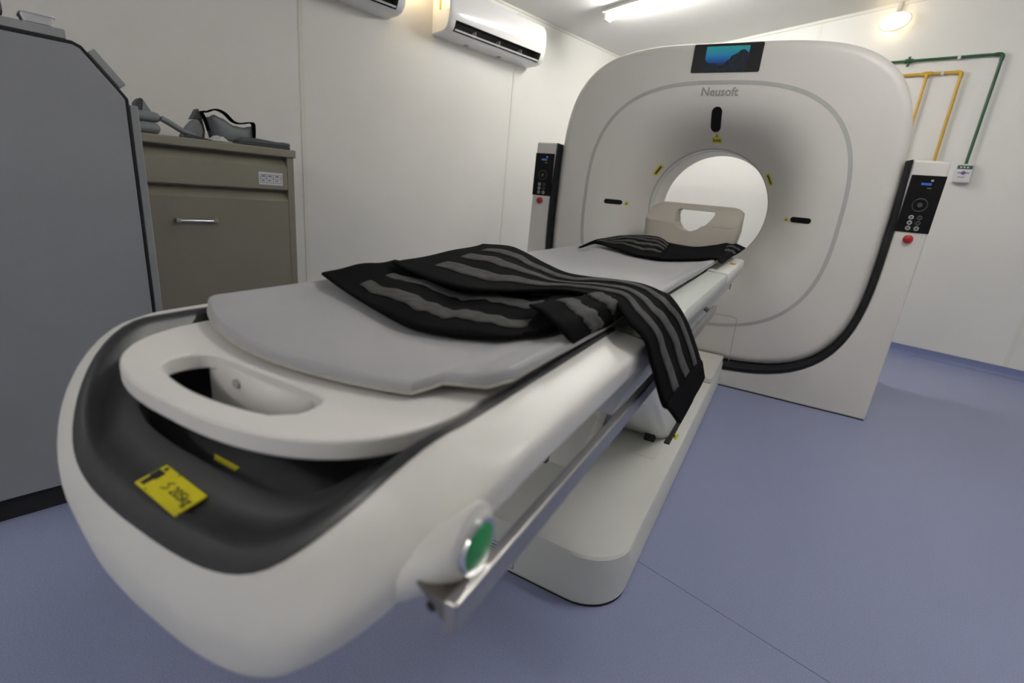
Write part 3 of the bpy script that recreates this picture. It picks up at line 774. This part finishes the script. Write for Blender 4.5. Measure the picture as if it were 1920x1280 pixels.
# slanting lift column
def colring(yc0, yc1, z, hw):
    return [(p[0], p[1], z) for p in roundrect(-hw, hw, yc0, yc1, .05, 6)]
part(T, 'lift_column', MB().loft([colring(1.84, 2.42, .16, .266), colring(1.72, 2.30, .25, .266), colring(1.28, 1.95, .57, .262), colring(1.12, 1.80, .69, .262)], True, True, True), PLWHITE, angle=45)
part(T, 'cable_slot', MB().box(.190, .228, 1.795, 1.842, .162, .205), DARK, smooth=False)
part(T, 'column_gap', MB().box(.262, .283, 1.82, 2.35, .16, .166), DARK, smooth=False)
# link arm
arm = [(1.40,.15),(1.62,.15),(2.0,.40),(1.98,.55),(1.85,.55),(1.66,.27)]
part(T, 'link_arm', MB().prism([(1.405,.152),(1.60,.152),(1.75,.30),(1.72,.52),(1.55,.52),(1.60,.29)][::-1], 'x', -.05, .055), TWHITE, bevel=.008)
part(T, 'arm_slot', MB().prism(roundrect(-.062,-.046,1.395,1.62,.007,4), 'z', .155, .1612), DARK, angle=30)
part(T, 'arm_label', MB().box(.0552,.0558,1.63,1.66,.33,.345), INKBLUE, smooth=False)
# plinth front labels
for u0, u1 in ((-.052, .036),):
    pl = part(T, 'plinth_label', MB().box(u0, u1, PY0-.0008, PY0+.0004, .020, .085), PLWHITE, smooth=False)
    for a0, a1, b0, b1 in ((u0,u1,.0835,.085),(u0,u1,.020,.0215),(u0,u0+.0015,.020,.085),(u1-.0015,u1,.020,.085)):
        part(T, 'border', MB().box(a0, a1, PY0-.0014, PY0-.0006, b0, b1), INKBLUE, pl, smooth=False)
    for z in (.040, .050, .060, .070): part(T, 'lettering', MB().box(u0+.006, u1-.006, PY0-.0014, PY0-.0006, z, z+.005), INKBLUE, pl, smooth=False)
part(T, 'warning_sticker', MB().box(.272,.298,1.885,1.935,.1598,.1612), YELLOW, smooth=False)
part(T, 'warning_mark', MB().prism([(.279,1.897),(.291,1.897),(.285,1.922)], 'z', .1612, .1618), INK, smooth=False)

# --- table shell: rim curve dropping at the foot end
def zcut(y): return .824 - .24*(max(0, .35-y)/.2)**2
RIMH = [(0,.198),(.04,.1982),(.08,.1995),(.115,.202),(.149,.207),(.178,.2155),(.203,.229),(.225,.247),(.243,.269),(.257,.296),(.267,.328),(.2725,.365),(.274,.42),(.2745,.52),(.2745,.65),(.2745,.76),(.2745,.847)]
half = catmull([(a_, b_, 0) for a_, b_ in RIMH], 56)
rim = [Vector((-p.x, p.y)) for p in reversed(half)][:-1] + [Vector((p.x, p.y)) for p in half]
NR = len(rim)
nrm = []
for i in range(NR):
    t = rim[min(i+1, NR-1)] - rim[max(i-1, 0)]; t.normalize(); nrm.append(Vector((t.y, -t.x)))   # outward
def tray_z(y, drop): return zcut(y) - drop
def inset(d, drop):
    out = []
    for p, n in zip(rim, nrm):
        q = p - n*d; out.append((q.x, q.y, tray_z(q.y, drop)))
    return out
prof = [(-.001,0),(.003,-.002),(.010,-.001),(.018,.006),(.028,.026),(.040,.040),(.050,.044),(.060,.043),(.066,.047),(.074,.078),(.088,.100),(.10,.108),(.108,.110)]
loops = [inset(d, dr) for d, dr in prof]
mb = MB().loft(loops, False)
last = loops[-1]; H2 = NR//2
o = len(mb.v); mb.v += [Vector(p) for p in last]
for i in range(H2):
    j = NR-1-i
    if j-1 > i+1: mb.f.append((o+i, o+i+1, o+j-1, o+j))
    elif j-1 == i+1: mb.f.append((o+i, o+i+1, o+j))
part(T, 'tray', mb, TRAY, angle=70, label='charcoal moulded tray inside the couch shell')
# white shell
def outset(i, d, dz):
    """d, dz: (side, corner, front) offset and drop from the rim"""
    p, n = rim[i], nrm[i]; wg = max(0, -n.y); c = 4*wg*(1-wg)
    mixv = lambda v: v[0]*(1-wg) + v[2]*wg + c*(v[1] - .5*(v[0]+v[2]))
    q = p + n*mixv(d)
    return (q.x, q.y, zcut(p.y) - mixv(dz))
side_pr = [(-.001,0),(.0,.0),(.02,.0030),(.04,.0062),(.052,.0085),(.0585,.0100),(.0615,.0118),(.0635,.0150),(.0642,.0200),(.0640,.0300),(.0635,.0400),(.0625,.0470),(.0600,.0510),(.054,.0530),(.03,.085),(-.01,.12),(-.06,.15)]
NS = len(side_pr)
cor_k = catmull([(-.001,0,0),(.016,.0135,0),(.031,.029,0),(.047,.056,0),(.045,.082,0),(.028,.112,0),(-.02,.135,0)], NS-1)
fro_k = catmull([(-.001,0,0),(.003,.015,0),(.006,.03,0),(.0095,.06,0),(.006,.09,0),(-.005,.128,0),(-.05,.150,0)], NS-1)
steps = [((a_[0], c_.x, f_.x), (a_[1], c_.y, f_.y)) for a_, c_, f_ in zip(side_pr, cor_k, fro_k)]
loops = [[outset(i, *st_) for i in range(NR)] for st_ in steps]
mb = MB().loft(loops, False)
last = loops[-1]; o = len(mb.v); mb.v += [Vector(p) for p in last]
for i in range(H2):
    j = NR-1-i
    if j-1 > i+1: mb.f.append((o+i, o+i+1, o+j-1, o+j))
    elif j-1 == i+1: mb.f.append((o+i, o+i+1, o+j))
# far end cap
endl = [lp[-1] for lp in loops]; endr = [lp[0] for lp in loops]
o = len(mb.v); mb.v += [Vector(p) for p in endl + endr]; n = len(loops)
for k in range(n-1): mb.f.append((o+k, o+k+1, o+n+k+1, o+n+k))
part(T, 'shell', mb, TWHITE, angle=50)
# further covers along the couch
def cover(name, y0, y1, hw, ztop, zc, zlow, mt, dark_rim=False):
    hw2 = .258
    pr = [(-.20,.672),(-.30,.672),(-hw+.004,zlow-.006),(-hw,zlow),(-hw,ztop-.012),(-hw+.004,ztop-.003),(-hw+.012,ztop),(-hw2,ztop+.004),(-hw2+.004,zc),(hw2-.004,zc),(hw2,ztop+.004),(hw-.012,ztop),(hw-.004,ztop-.003),(hw,ztop-.012),(hw,zlow),(hw-.004,zlow-.006),(.30,.672),(.20,.672)]
    return part(T, name, MB().prism(pr, 'y', y0, y1), mt, angle=35)
cover('gap_sleeve', .82, .90, .336, .800, .775, .772, TWHITE)
for s_ in (1, -1): part(T, 'gap_top', MB().box(min(s_*.26, s_*.332), max(s_*.26, s_*.332), .80, .90, .798, .806), TRAY, smooth=False)
cover('middle_cover', .90, 1.205, .339, .812, .778, .775, TWHITE)
cover('telescopic_sleeve', 1.205, 2.06, .333, .806, .775, .768, LEVEL)
cover('head_end_cover', 2.06, 2.76, .339, .812, .778, .772, TWHITE)
part(T, 'warning_sticker', MB().box(.288,.325,2.42,2.50,.8125,.8135), YELLOWP, smooth=False)
part(T, 'cover_screw', MB().disc((.3385, 2.24, .74), (1,0,0), .012, .002, 12), DARK)
# support beam below covers
part(T, 'support_beam', MB().box(-.2, .2, .55, 2.8, .60, .672), PLWHITE, bevel=.01)
# side rails
for s in (1,):
    xr0, xr1 = (.338, .351)
    mb = MB().box(min(s*xr0, s*xr1), max(s*xr0, s*xr1), .256, 1.75, .708, .738)
    rl = part(T, 'side_rail', mb, STEEL, bevel=.003, label='stainless steel accessory rail')
    for yb in (.272, 1.0, 1.70):
        b_ = MB().loft([[(s*.339, yb-.014, .712),(s*.339, yb+.014, .712),(s*.339, yb+.014, .730),(s*.339, yb-.014, .730)],[(s*.328, yb-.014, .722),(s*.328, yb+.014, .722),(s*.328, yb+.014, .733),(s*.328, yb-.014, .733)],[(s*.308, yb-.012, .735),(s*.308, yb+.02, .735),(s*.308, yb+.02, .739),(s*.308, yb-.012, .739)]], True, True, True)
        part(T, 'bracket', b_, BRONZE, rl, smooth=False)
    part(T, 'rail_screw', MB().disc((s*.325, .262, .722), (0,-1,0), .005, .004, 10), DARK, rl)
# button housing on the side of the foot end
for s in (1,):
    hs = []
    for x, zc_, ky, kz in ((.262,.700,.050,.030),(.285,.718,.044,.034),(.305,.735,.038,.036),(.322,.752,.034,.0375),(.333,.7635,.0325,.038),(.3375,.7665,.0305,.0365),(.339,.767,.0275,.033)):
        hs.append([(s*x, .297+ky*math.cos(q)-.004*math.sin(q), zc_+kz*math.sin(q)) for q in [2*PI*i/28 for i in range(28)]])
    hb = part(T, 'button_housing', MB().loft(hs, True, True, True), TWHITE, angle=40)
    part(T, 'button_bezel', MB().disc((s*.3385, .297, .763), (s,0,0), .0250, .0050, 28), CHROME, hb, angle=50)
    part(T, 'release_button', MB().tube([(s*.342,.297,.763),(s*.3440,.297,.763),(s*.3446,.297,.763)], [.0205,.0205,.0190], 28), GREENB, hb, label='round green release button', angle=50)
# weight sticker on tray
def tray_pt(u, y, drop): return Vector((u, y, zcut(y)-drop))
c0 = Vector((-.019, .238, zcut(.238)-.0435))
sl = None
# four corners measured on the tray shelf
def tdrop(d):
    for (d0, r0), (d1, r1) in zip(prof[:-1], prof[1:]):
        if d0 <= d <= d1: return r0 + (r1-r0)*(d-d0)/(d1-d0)
    return prof[-1][1] if d > 0 else 0
def on_tray(px, py):
    z = .71
    for _ in range(60):
        p = at(px, py, z); z = .6*z + .4*(zcut(p.y) - tdrop(p.y-.1985))
    return at(px, py, z)
q = [on_tray(250.7,903), on_tray(326,967.5), on_tray(392.7,935), on_tray(317,877.7)]
cen = sum(q, Vector())/4
exu = ((q[1]-q[0])+(q[2]-q[3])).normalized(); eyu = ((q[3]-q[0])+(q[2]-q[1])).normalized(); nz = exu.cross(eyu).normalized(); eyu = nz.cross(exu)
WS = ((q[1]-q[0]).length+(q[2]-q[3]).length)/2; HS = ((q[3]-q[0]).length+(q[2]-q[1]).length)/2; cen = cen + nz*.0018
def flat(pts, h0, h1): return orient(MB().prism(pts, 'z', h0, h1), cen, exu, eyu)
st = part(T, 'weight_sticker', flat([(-WS/2,-HS/2),(WS/2,-HS/2),(WS/2,HS/2),(-WS/2,HS/2)], -.0010, .0006), YELLOW, smooth=False, label='yellow weight limit sticker')
tx = text_mb('205kg', .0148, .0002, 0, .00012)
tx.v = [Vector((v.x+.0205, v.y+.0005, v.z+.0009)) for v in tx.v]
part(T, 'lettering', orient(tx, cen, exu, eyu), INK, st, smooth=False)
le = MB()
for pl in ([(-.010,.003),(-.002,.007),(-.002,.0055),(-.008,.003),(-.002,.0005),(-.002,-.001)], ):
    le.prism([(p[0]-.001, p[1]) for p in pl], 'z', .0006, .0011)
le.prism([(-.011,-.004),(-.003,-.001),(-.003,-.0025),(-.011,-.0055)], 'z', .0006, .0011)
part(T, 'lettering', orient(le, cen, exu, eyu), INK, st, smooth=False)
pi_ = MB().prism([(-.0375,-.013),(-.0345,-.013),(-.0338,-.004),(-.0332,-.013),(-.0302,-.013),(-.0296,-.002),(-.0272,-.002),(-.0272,.0085),(-.0405,.0085),(-.0405,-.002),(-.0381,-.002)], 'z', .0006, .0011)
pi_.prism([(-.034+.0026*math.cos(a_), .0125+.0026*math.sin(a_)) for a_ in [2*PI*i/12 for i in range(12)]], 'z', .0006, .0011)
part(T, 'person_symbol', orient(pi_, cen, exu, eyu), INK, st, smooth=False)
for p in ((-.044,.016),(-.022,-.014),(-.012,.015)):
    part(T, 'corner_mark', flat([(p[0]-.001,p[1]-.001),(p[0]+.001,p[1]-.001),(p[0]+.001,p[1]+.001),(p[0]-.001,p[1]+.001)], .0006, .0010), INK, st, smooth=False)
part(T, 'tray_sticker', MB().loft([[(-.072,.30,zcut(.30)-.1085),(.0,.30,zcut(.30)-.1085),(.0,.345,zcut(.345)-.1085),(-.072,.345,zcut(.345)-.1085)],[(-.072,.30,zcut(.30)-.111),(.0,.30,zcut(.30)-.111),(.0,.345,zcut(.345)-.111),(-.072,.345,zcut(.345)-.111)]], True, True, True), YELLOW, smooth=False, label='yellow sticker under the handle board')
# cradle board with handle slot
BW = .243
def bfront(u):
    return .238 + .20*(1-(max(0, 1-(abs(u)/BW)**2.6))**(1/2.6))
def bz(y): return .8130 + .0026*(y-.24)
ol = []
for i in range(49):
    a_ = -1 + 2*i/48; u = BW*math.copysign(1-(1-abs(a_))**1.7, a_); ol.append((u, bfront(u)))
outline = [(-BW, 3.28)] + [(-BW, 1.4)] + [(-BW,.6)] + ol + [(BW,.6), (BW,1.4), (BW, 3.28)]
sl_ = []
for i in range(15):                        # handle slot, front edge bowed
    u = -.098 + .196*i/14; sl_.append((u, .268 + 1.5*u*u))
for i in range(1, 8):
    a_ = -PI/2*.55 + PI*.9*i/8; sl_.append((.098 + .020*math.cos(a_), .314 + .029*math.sin(a_)))
for i in range(11):
    u = .085 - .17*i/10; sl_.append((u, .345))
for i in range(1, 8):
    a_ = PI/2*1.1 + PI*.9*i/8; sl_.append((-.098 + .020*math.cos(a_), .314 + .029*math.sin(a_)))
bm = bmesh.new()
def loopv(pts): return [bm.verts.new((p[0], p[1], 0)) for p in pts]
va = loopv(outline); vb = loopv(sl_)
ed = [bm.edges.new((va[i], va[(i+1) % len(va)])) for i in range(len(va))] + [bm.edges.new((vb[i], vb[(i+1) % len(vb)])) for i in range(len(vb))]
res = bmesh.ops.triangle_fill(bm, use_beauty=True, use_dissolve=False, edges=ed)
bmesh.ops.recalc_face_normals(bm, faces=bm.faces)
if bm.faces[0].normal.z < 0: bmesh.ops.reverse_faces(bm, faces=bm.faces)
ext = bmesh.ops.extrude_face_region(bm, geom=list(bm.faces))
for v in [g for g in ext['geom'] if isinstance(g, bmesh.types.BMVert)]: v.co.z = -.023
bmesh.ops.recalc_face_normals(bm, faces=bm.faces)
for v in bm.verts: v.co.z += bz(v.co.y)
me = bpy.data.meshes.new('cradle_board')
for v in bm.verts: v.co -= T.base
bm.to_mesh(me); bm.free()
cb = bpy.data.objects.new('cradle_board', me); me.materials.append(BOARDW); COL.objects.link(cb); cb.parent = T.e
cb['label'] = 'white sliding board with a hand slot'
finish(cb, bevel=.0045, seg=3, angle=40)
part(T, 'slot_wall', MB().loft([[(u, .3455, z) for u in (-.11, .088)] for z in (.742, .80)], False), BOARDW, cb, solid=.004)
part(T, 'slot_screw', MB().disc((-.052, .3435, .785), (0,-1,0), .006, .003, 12), GROOVE, cb)

# ------------------------------------------------------------------ mattress
def msurf(u): return .836 + .012*max(0, (abs(u)-.222)/.046)
MW = .268
def mfront(u):
    y = .362 + 1.05*u*u + .012*max(0, (abs(u)-.255)/.013)**2
    return y + .028*sstep(.182, .200, u)
MY1 = 2.86
us = [s_*(MW-d_) for s_ in (-1, 1) for d_ in (0, .0012, .003, .0055, .010)] + [-.255 + .51*i/56 for i in range(57)]
us = sorted(set(round(u, 5) for u in us))
def ytab(u):
    y0 = mfront(u); return [y0, y0+.0012, y0+.0045, y0+.010] + [y0+.010+(MY1-y0-.010)*(k/24)**1.5 for k in range(1, 25)]
def edge(u):
    d = MW-abs(u); return .0075*(1-min(1, d/.010))**2.5
def raisedb(u): return .010*sstep(.182, .205, u) 
top = []; bot = []
for u in us:
    row = []; rowb = []
    for k, y in enumerate(ytab(u)):
        fr_ = (.0075, .004, .001, 0)[k] if k < 4 else 0
        lift = raisedb(u)*.6*(1-sstep(.45, .8, y))
        row.append((u, y, msurf(u) - edge(u) - fr_ + lift))
        rowb.append((u, y, max(bz(y)+.001, .8205) + raisedb(u)*.7*(1-sstep(.5, .9, y)) + .008*sstep(.245,.266,abs(u))))
    top.append(row); bot.append(rowb)
ny = len(top[0]); mb = MB()
mb.loft(top, False); mb.loft([list(r) for r in bot], False)
mb.loft([[r[0] for r in top], [r[0] for r in bot]], False); mb.loft([[r[-1] for r in top], [r[-1] for r in bot]], False)
mb.loft([top[0], bot[0]], False); mb.loft([top[-1], bot[-1]], False)
MT = Frame('table_mattress', (0, 1.6, .8225), 'scan', 'thin grey mattress pad lying along the scanner couch', 'mattress')
part(MT, 'pad', mb, PAD, angle=28)
pp = [(b_[0][0], b_[0][1]-.0005, b_[0][2]+.001) for b_ in bot]
part(MT, 'piping', MB().tube(pp, .0016, 6), PIPING)

# ------------------------------------------------------------------ straps
def lift(p, extra=.004):
    z = p.z
    if abs(p.x) < .285: z = max(z, msurf(p.x) + extra)
    return Vector((p.x, p.y, z))
def ribbon(fr, near, far, name, stripes=((.19,.32),(.46,.59),(.73,.85)), s0=.06, s1=.93, wave=.004, nl=72, nw=20, extra=.005, puck=0.0, seed=1, drape=True):
    A = catmull_u(near, nl); Bc = catmull_u(far, nl); rnd = random.Random(seed); ph = [rnd.random()*6.28 for _ in range(4)]
    def pos(s, t):
        i = min(nl-1e-6, s*nl); k = int(i); f_ = i-k
        a_ = A[k].lerp(A[k+1], f_); b_ = Bc[k].lerp(Bc[k+1], f_)
        p = a_.lerp(b_, t)
        bump = wave*(math.sin(s*19+ph[0]+2*t)*.6 + math.sin(t*9+ph[1]+s*7)*.4)*math.sin(PI*min(1,max(0,t)))**.5
        p = p + Vector((0, 0, bump + puck*math.sin(PI*t)*math.sin(PI*s)))
        return lift(p, extra) if drape else p
    def nor(s, t):
        e = .01
        a_ = pos(min(1, s+e), t)-pos(max(0, s-e), t); b_ = pos(s, min(1, t+e))-pos(s, max(0, t-e))
        n = a_.cross(b_)
        return n.normalized() if n.length > 1e-9 else Vector((0,0,1))
    bd = part(fr, name, MB().grid(pos, nl, nw), FABRIC, recalc=False, solid=.0045, angle=80)
    for (t0, t1) in stripes:
        def sp_(i, j, t0=t0, t1=t1):
            s = s0 + (s1-s0)*i
            wob = .012*math.sin(s*41+t0*20) + .008*math.sin(s*77+t1*9)
            t = t0 + (t1-t0)*j + wob
            n = nor(s, t)
            return pos(s, t) + n*.0034 + Vector((0,0,.0012*math.sin(PI*j)))
        part(fr, 'grey_stripe', MB().grid(sp_, nl, 4), HOOK, bd, recalc=False, solid=.0012, angle=80)
    if s1 > .8 and name == 'belt':
        part(fr, 'hem', MB().grid(lambda i, j: pos(s1+.004+(.996-s1)*i, .004+.992*j) + nor(s1+.004+(.99-s1)*i, .02+.96*j)*.003, 8, nw), FABRIC, bd, recalc=False, solid=.003, angle=80)
    return bd
def U(u, y, z): return Vector((u, y, z))
# lower belt
S1 = Frame('body_strap', at(800,590,.85), 'scan', 'black strap with grey stripes lying folded flat on the grey mattress', 'strap')
nearB = [at(603,513,.862), at(660,553,.850), at(745,602,.847), at(800,619,.846), at(870,629,.846), at(960,632,.847), at(1045,617,.852)]
farB = [at(740,488,.862), at(800,500,.853), at(870,512,.848), at(925,520,.848), at(975,530,.850), at(1030,541,.853), at(1095,552,.860)]
ribbon(S1, nearB, farB, 'belt', stripes=((.15,.28),(.47,.61),(.78,.90)), s0=.13, s1=.86, wave=.006, seed=3)
nearC = [at(992,572,.866), at(1020,588,.872), at(1048,614,.868), at(1066,636,.852), at(1074,645,.836)]
farC = [at(1122,549,.872), at(1143,556,.874), at(1160,568,.868), at(1168,580,.852), at(1166,592,.838)]
ribbon(S1, nearC, farC, 'belt_end', stripes=((.30,.52),(.74,.96)), s0=.10, s1=.92, wave=.003, seed=5, nl=30, drape=False)
# upper belt, draped over the side
S2 = Frame('body_strap', at(1000,540,.86), 'scan', 'black strap with three grey stripes draped over the side rail', 'strap')
nearA = [at(735,493,.866), at(800,521,.866), at(868,541,.866), at(930,546,.868), at(985,545,.870), at(1040,543,.871), at(1090,549,.871), at(1148,566,.870), at(1180,606,.856), U(.347,.765,.838), U(.364,.775,.795), U(.386,.806,.725), U(.391,.87,.69), U(.3975,.975,.626)]
farA = [at(905,458,.880), at(955,462,.880), at(985,474,.876), at(1020,493,.873), at(1060,511,.872), at(1100,519,.872), at(1145,524,.872), at(1200,532,.872), at(1240,547,.866), U(.326,1.05,.861), U(.354,1.13,.80), U(.391,1.183,.708), U(.398,1.195,.685), U(.405,1.205,.66)]
ribbon(S2, nearA, farA, 'belt', s0=.05, s1=.846, wave=.005, seed=9, nl=117)
# rear strap
S3 = Frame('body_strap', at(1200,470,.86), 'scan', 'black strap with grey stripes bunched in front of head holder', 'strap')
nearD = [at(1084,464,.852), at(1118,457,.853), at(1150,465,.850), at(1190,477,.848), at(1236,485,.848)]
farD = [at(1092,460,.858), at(1130,447,.872), at(1180,441,.878), at(1232,444,.878), at(1258,459,.866)]
ribbon(S3, nearD, farD, 'belt', stripes=((.25,.33),(.45,.55),(.66,.76),(.84,.92)), s0=.22, s1=.96, wave=.006, seed=11, nl=40)
nearE = [at(1234,485,.848), at(1290,486,.847), at(1335,484,.851), at(1350,492,.846), at(1353,494,.835)]
farE = [at(1252,455,.866), at(1300,463,.860), at(1338,460,.866), at(1372,455,.868), at(1398,465,.855)]
ribbon(S3, nearE, farE, 'belt_fold', stripes=((.45,.55),(.70,.80)), s0=.70, s1=.96, wave=.004, seed=12, nl=40)

# ------------------------------------------------------------------ head holder
HHy0, HHy1 = 2.99, 3.22
f = Frame('head_holder', (0, 3.1, .8225), 'scan', 'beige moulded head holder with an opening at head end of couch', 'head holder')
HW = .262
bm = bmesh.new()
def hh_ring(k, n=40):
    """cross sections from base to crest"""
    pass
rings = []
def rr(z, y0, y1, hw, r): return [(p[0], p[1], z) for p in roundrect(-hw, hw, y0, y1, r, 6)]
rings.append(rr(.8225, HHy0+.01, HHy1, .235, .03))
rings.append(rr(.85, HHy0+.002, HHy1, .250, .035))
mbh = MB()
def lip(u): return .905 + .055*(abs(u)/HW)**2       # front lip height, dipped in the middle
nz_ = 8
ringp2 = rr(.85, HHy0, HHy1, HW, .045)
rings.append([(p[0], p[1], lip(p[0]) - .004 if p[1] < HHy0+.1 else .93) for p in ringp2])
top_ring = []
for p in ringp2:
    t = (p[1]-HHy0)/(HHy1-HHy0)
    top_ring.append((p[0]*.985, p[1], lip(p[0]) + (1.058 - lip(p[0])) * sstep(-.05, .95, t) - .030*max(0, (abs(p[0])-.19)/.07)**2*t))
mbh.loft(rings + [top_ring], True, True, False)
# sloping upper face as grid
def topface(i, j):
    t = j; y = HHy0 + .004 + (HHy1-.004-HHy0)*t; u = HW*.985*(2*i-1)
    ins = 0
    for yc, s in ((HHy0, 1), (HHy1, -1)):
        d = (y-yc)*s
        if d < .045: ins = max(ins, .045-math.sqrt(max(0, .045**2-(.045-d)**2)))
    u = (HW*.985-ins)*(2*i-1)
    z = lip(u) + (1.058-lip(u))*sstep(-.05, .95, t)
    z -= .012*max(0, 1-(abs(u)/.16)**2)*math.sin(PI*min(1, t)) + .030*max(0, (abs(u)-.19)/.07)**2*t
    return (u, y, z)
mbh.grid(topface, 40, 24)
hb = part(f, 'block', mbh, HOLDER, angle=60)
# weld seams so the opening can be cut
bm = bmesh.new(); bm.from_mesh(hb.data); bmesh.ops.remove_doubles(bm, verts=bm.verts, dist=.0035); bmesh.ops.holes_fill(bm, edges=bm.edges); bmesh.ops.recalc_face_normals(bm, faces=bm.faces); bm.to_mesh(hb.data); bm.free()
hole = [(-.085,1.012),(.085,1.012),(.098,1.004),(.093,.985),(.070,.950),(.040,.922),(.012,.910),(-.03,.910),(-.062,.922),(-.088,.95),(-.097,.985),(-.097,1.004)]
cut = MB().loft([[(p[0]*s, y, .902+(p[1]-.91)*1.24+dz) for p in hole] for y, s, dz in ((HHy0-.1, 1.24, .012), (HHy1+.1, 1.0, -.012))], True, True, True)
for v in cut.v: v -= f.base
cme = mesh_of('cutter', cut); cob = bpy.data.objects.new('cutter', cme); COL.objects.link(cob); cob.parent = f.e
bo = hb.modifiers.new('cut', 'BOOLEAN'); bo.operation = 'DIFFERENCE'; bo.object = cob; bo.solver = 'EXACT'
bpy.context.view_layer.update()
dg = bpy.context.evaluated_depsgraph_get()
nm = bpy.data.meshes.new_from_object(hb.evaluated_get(dg))
hb.modifiers.clear(); old = hb.data; hb.data = nm
bpy.data.objects.remove(cob); bpy.data.meshes.remove(cme)
if not nm.materials: nm.materials.append(HOLDER)
for p in nm.polygons: p.use_smooth = True
nm.set_sharp_from_angle(angle=math.radians(40))
part(f, 'foot', MB().box(-.16, .16, HHy0+.03, HHy1-.02, .8225, .8235), VINYLD, smooth=False)
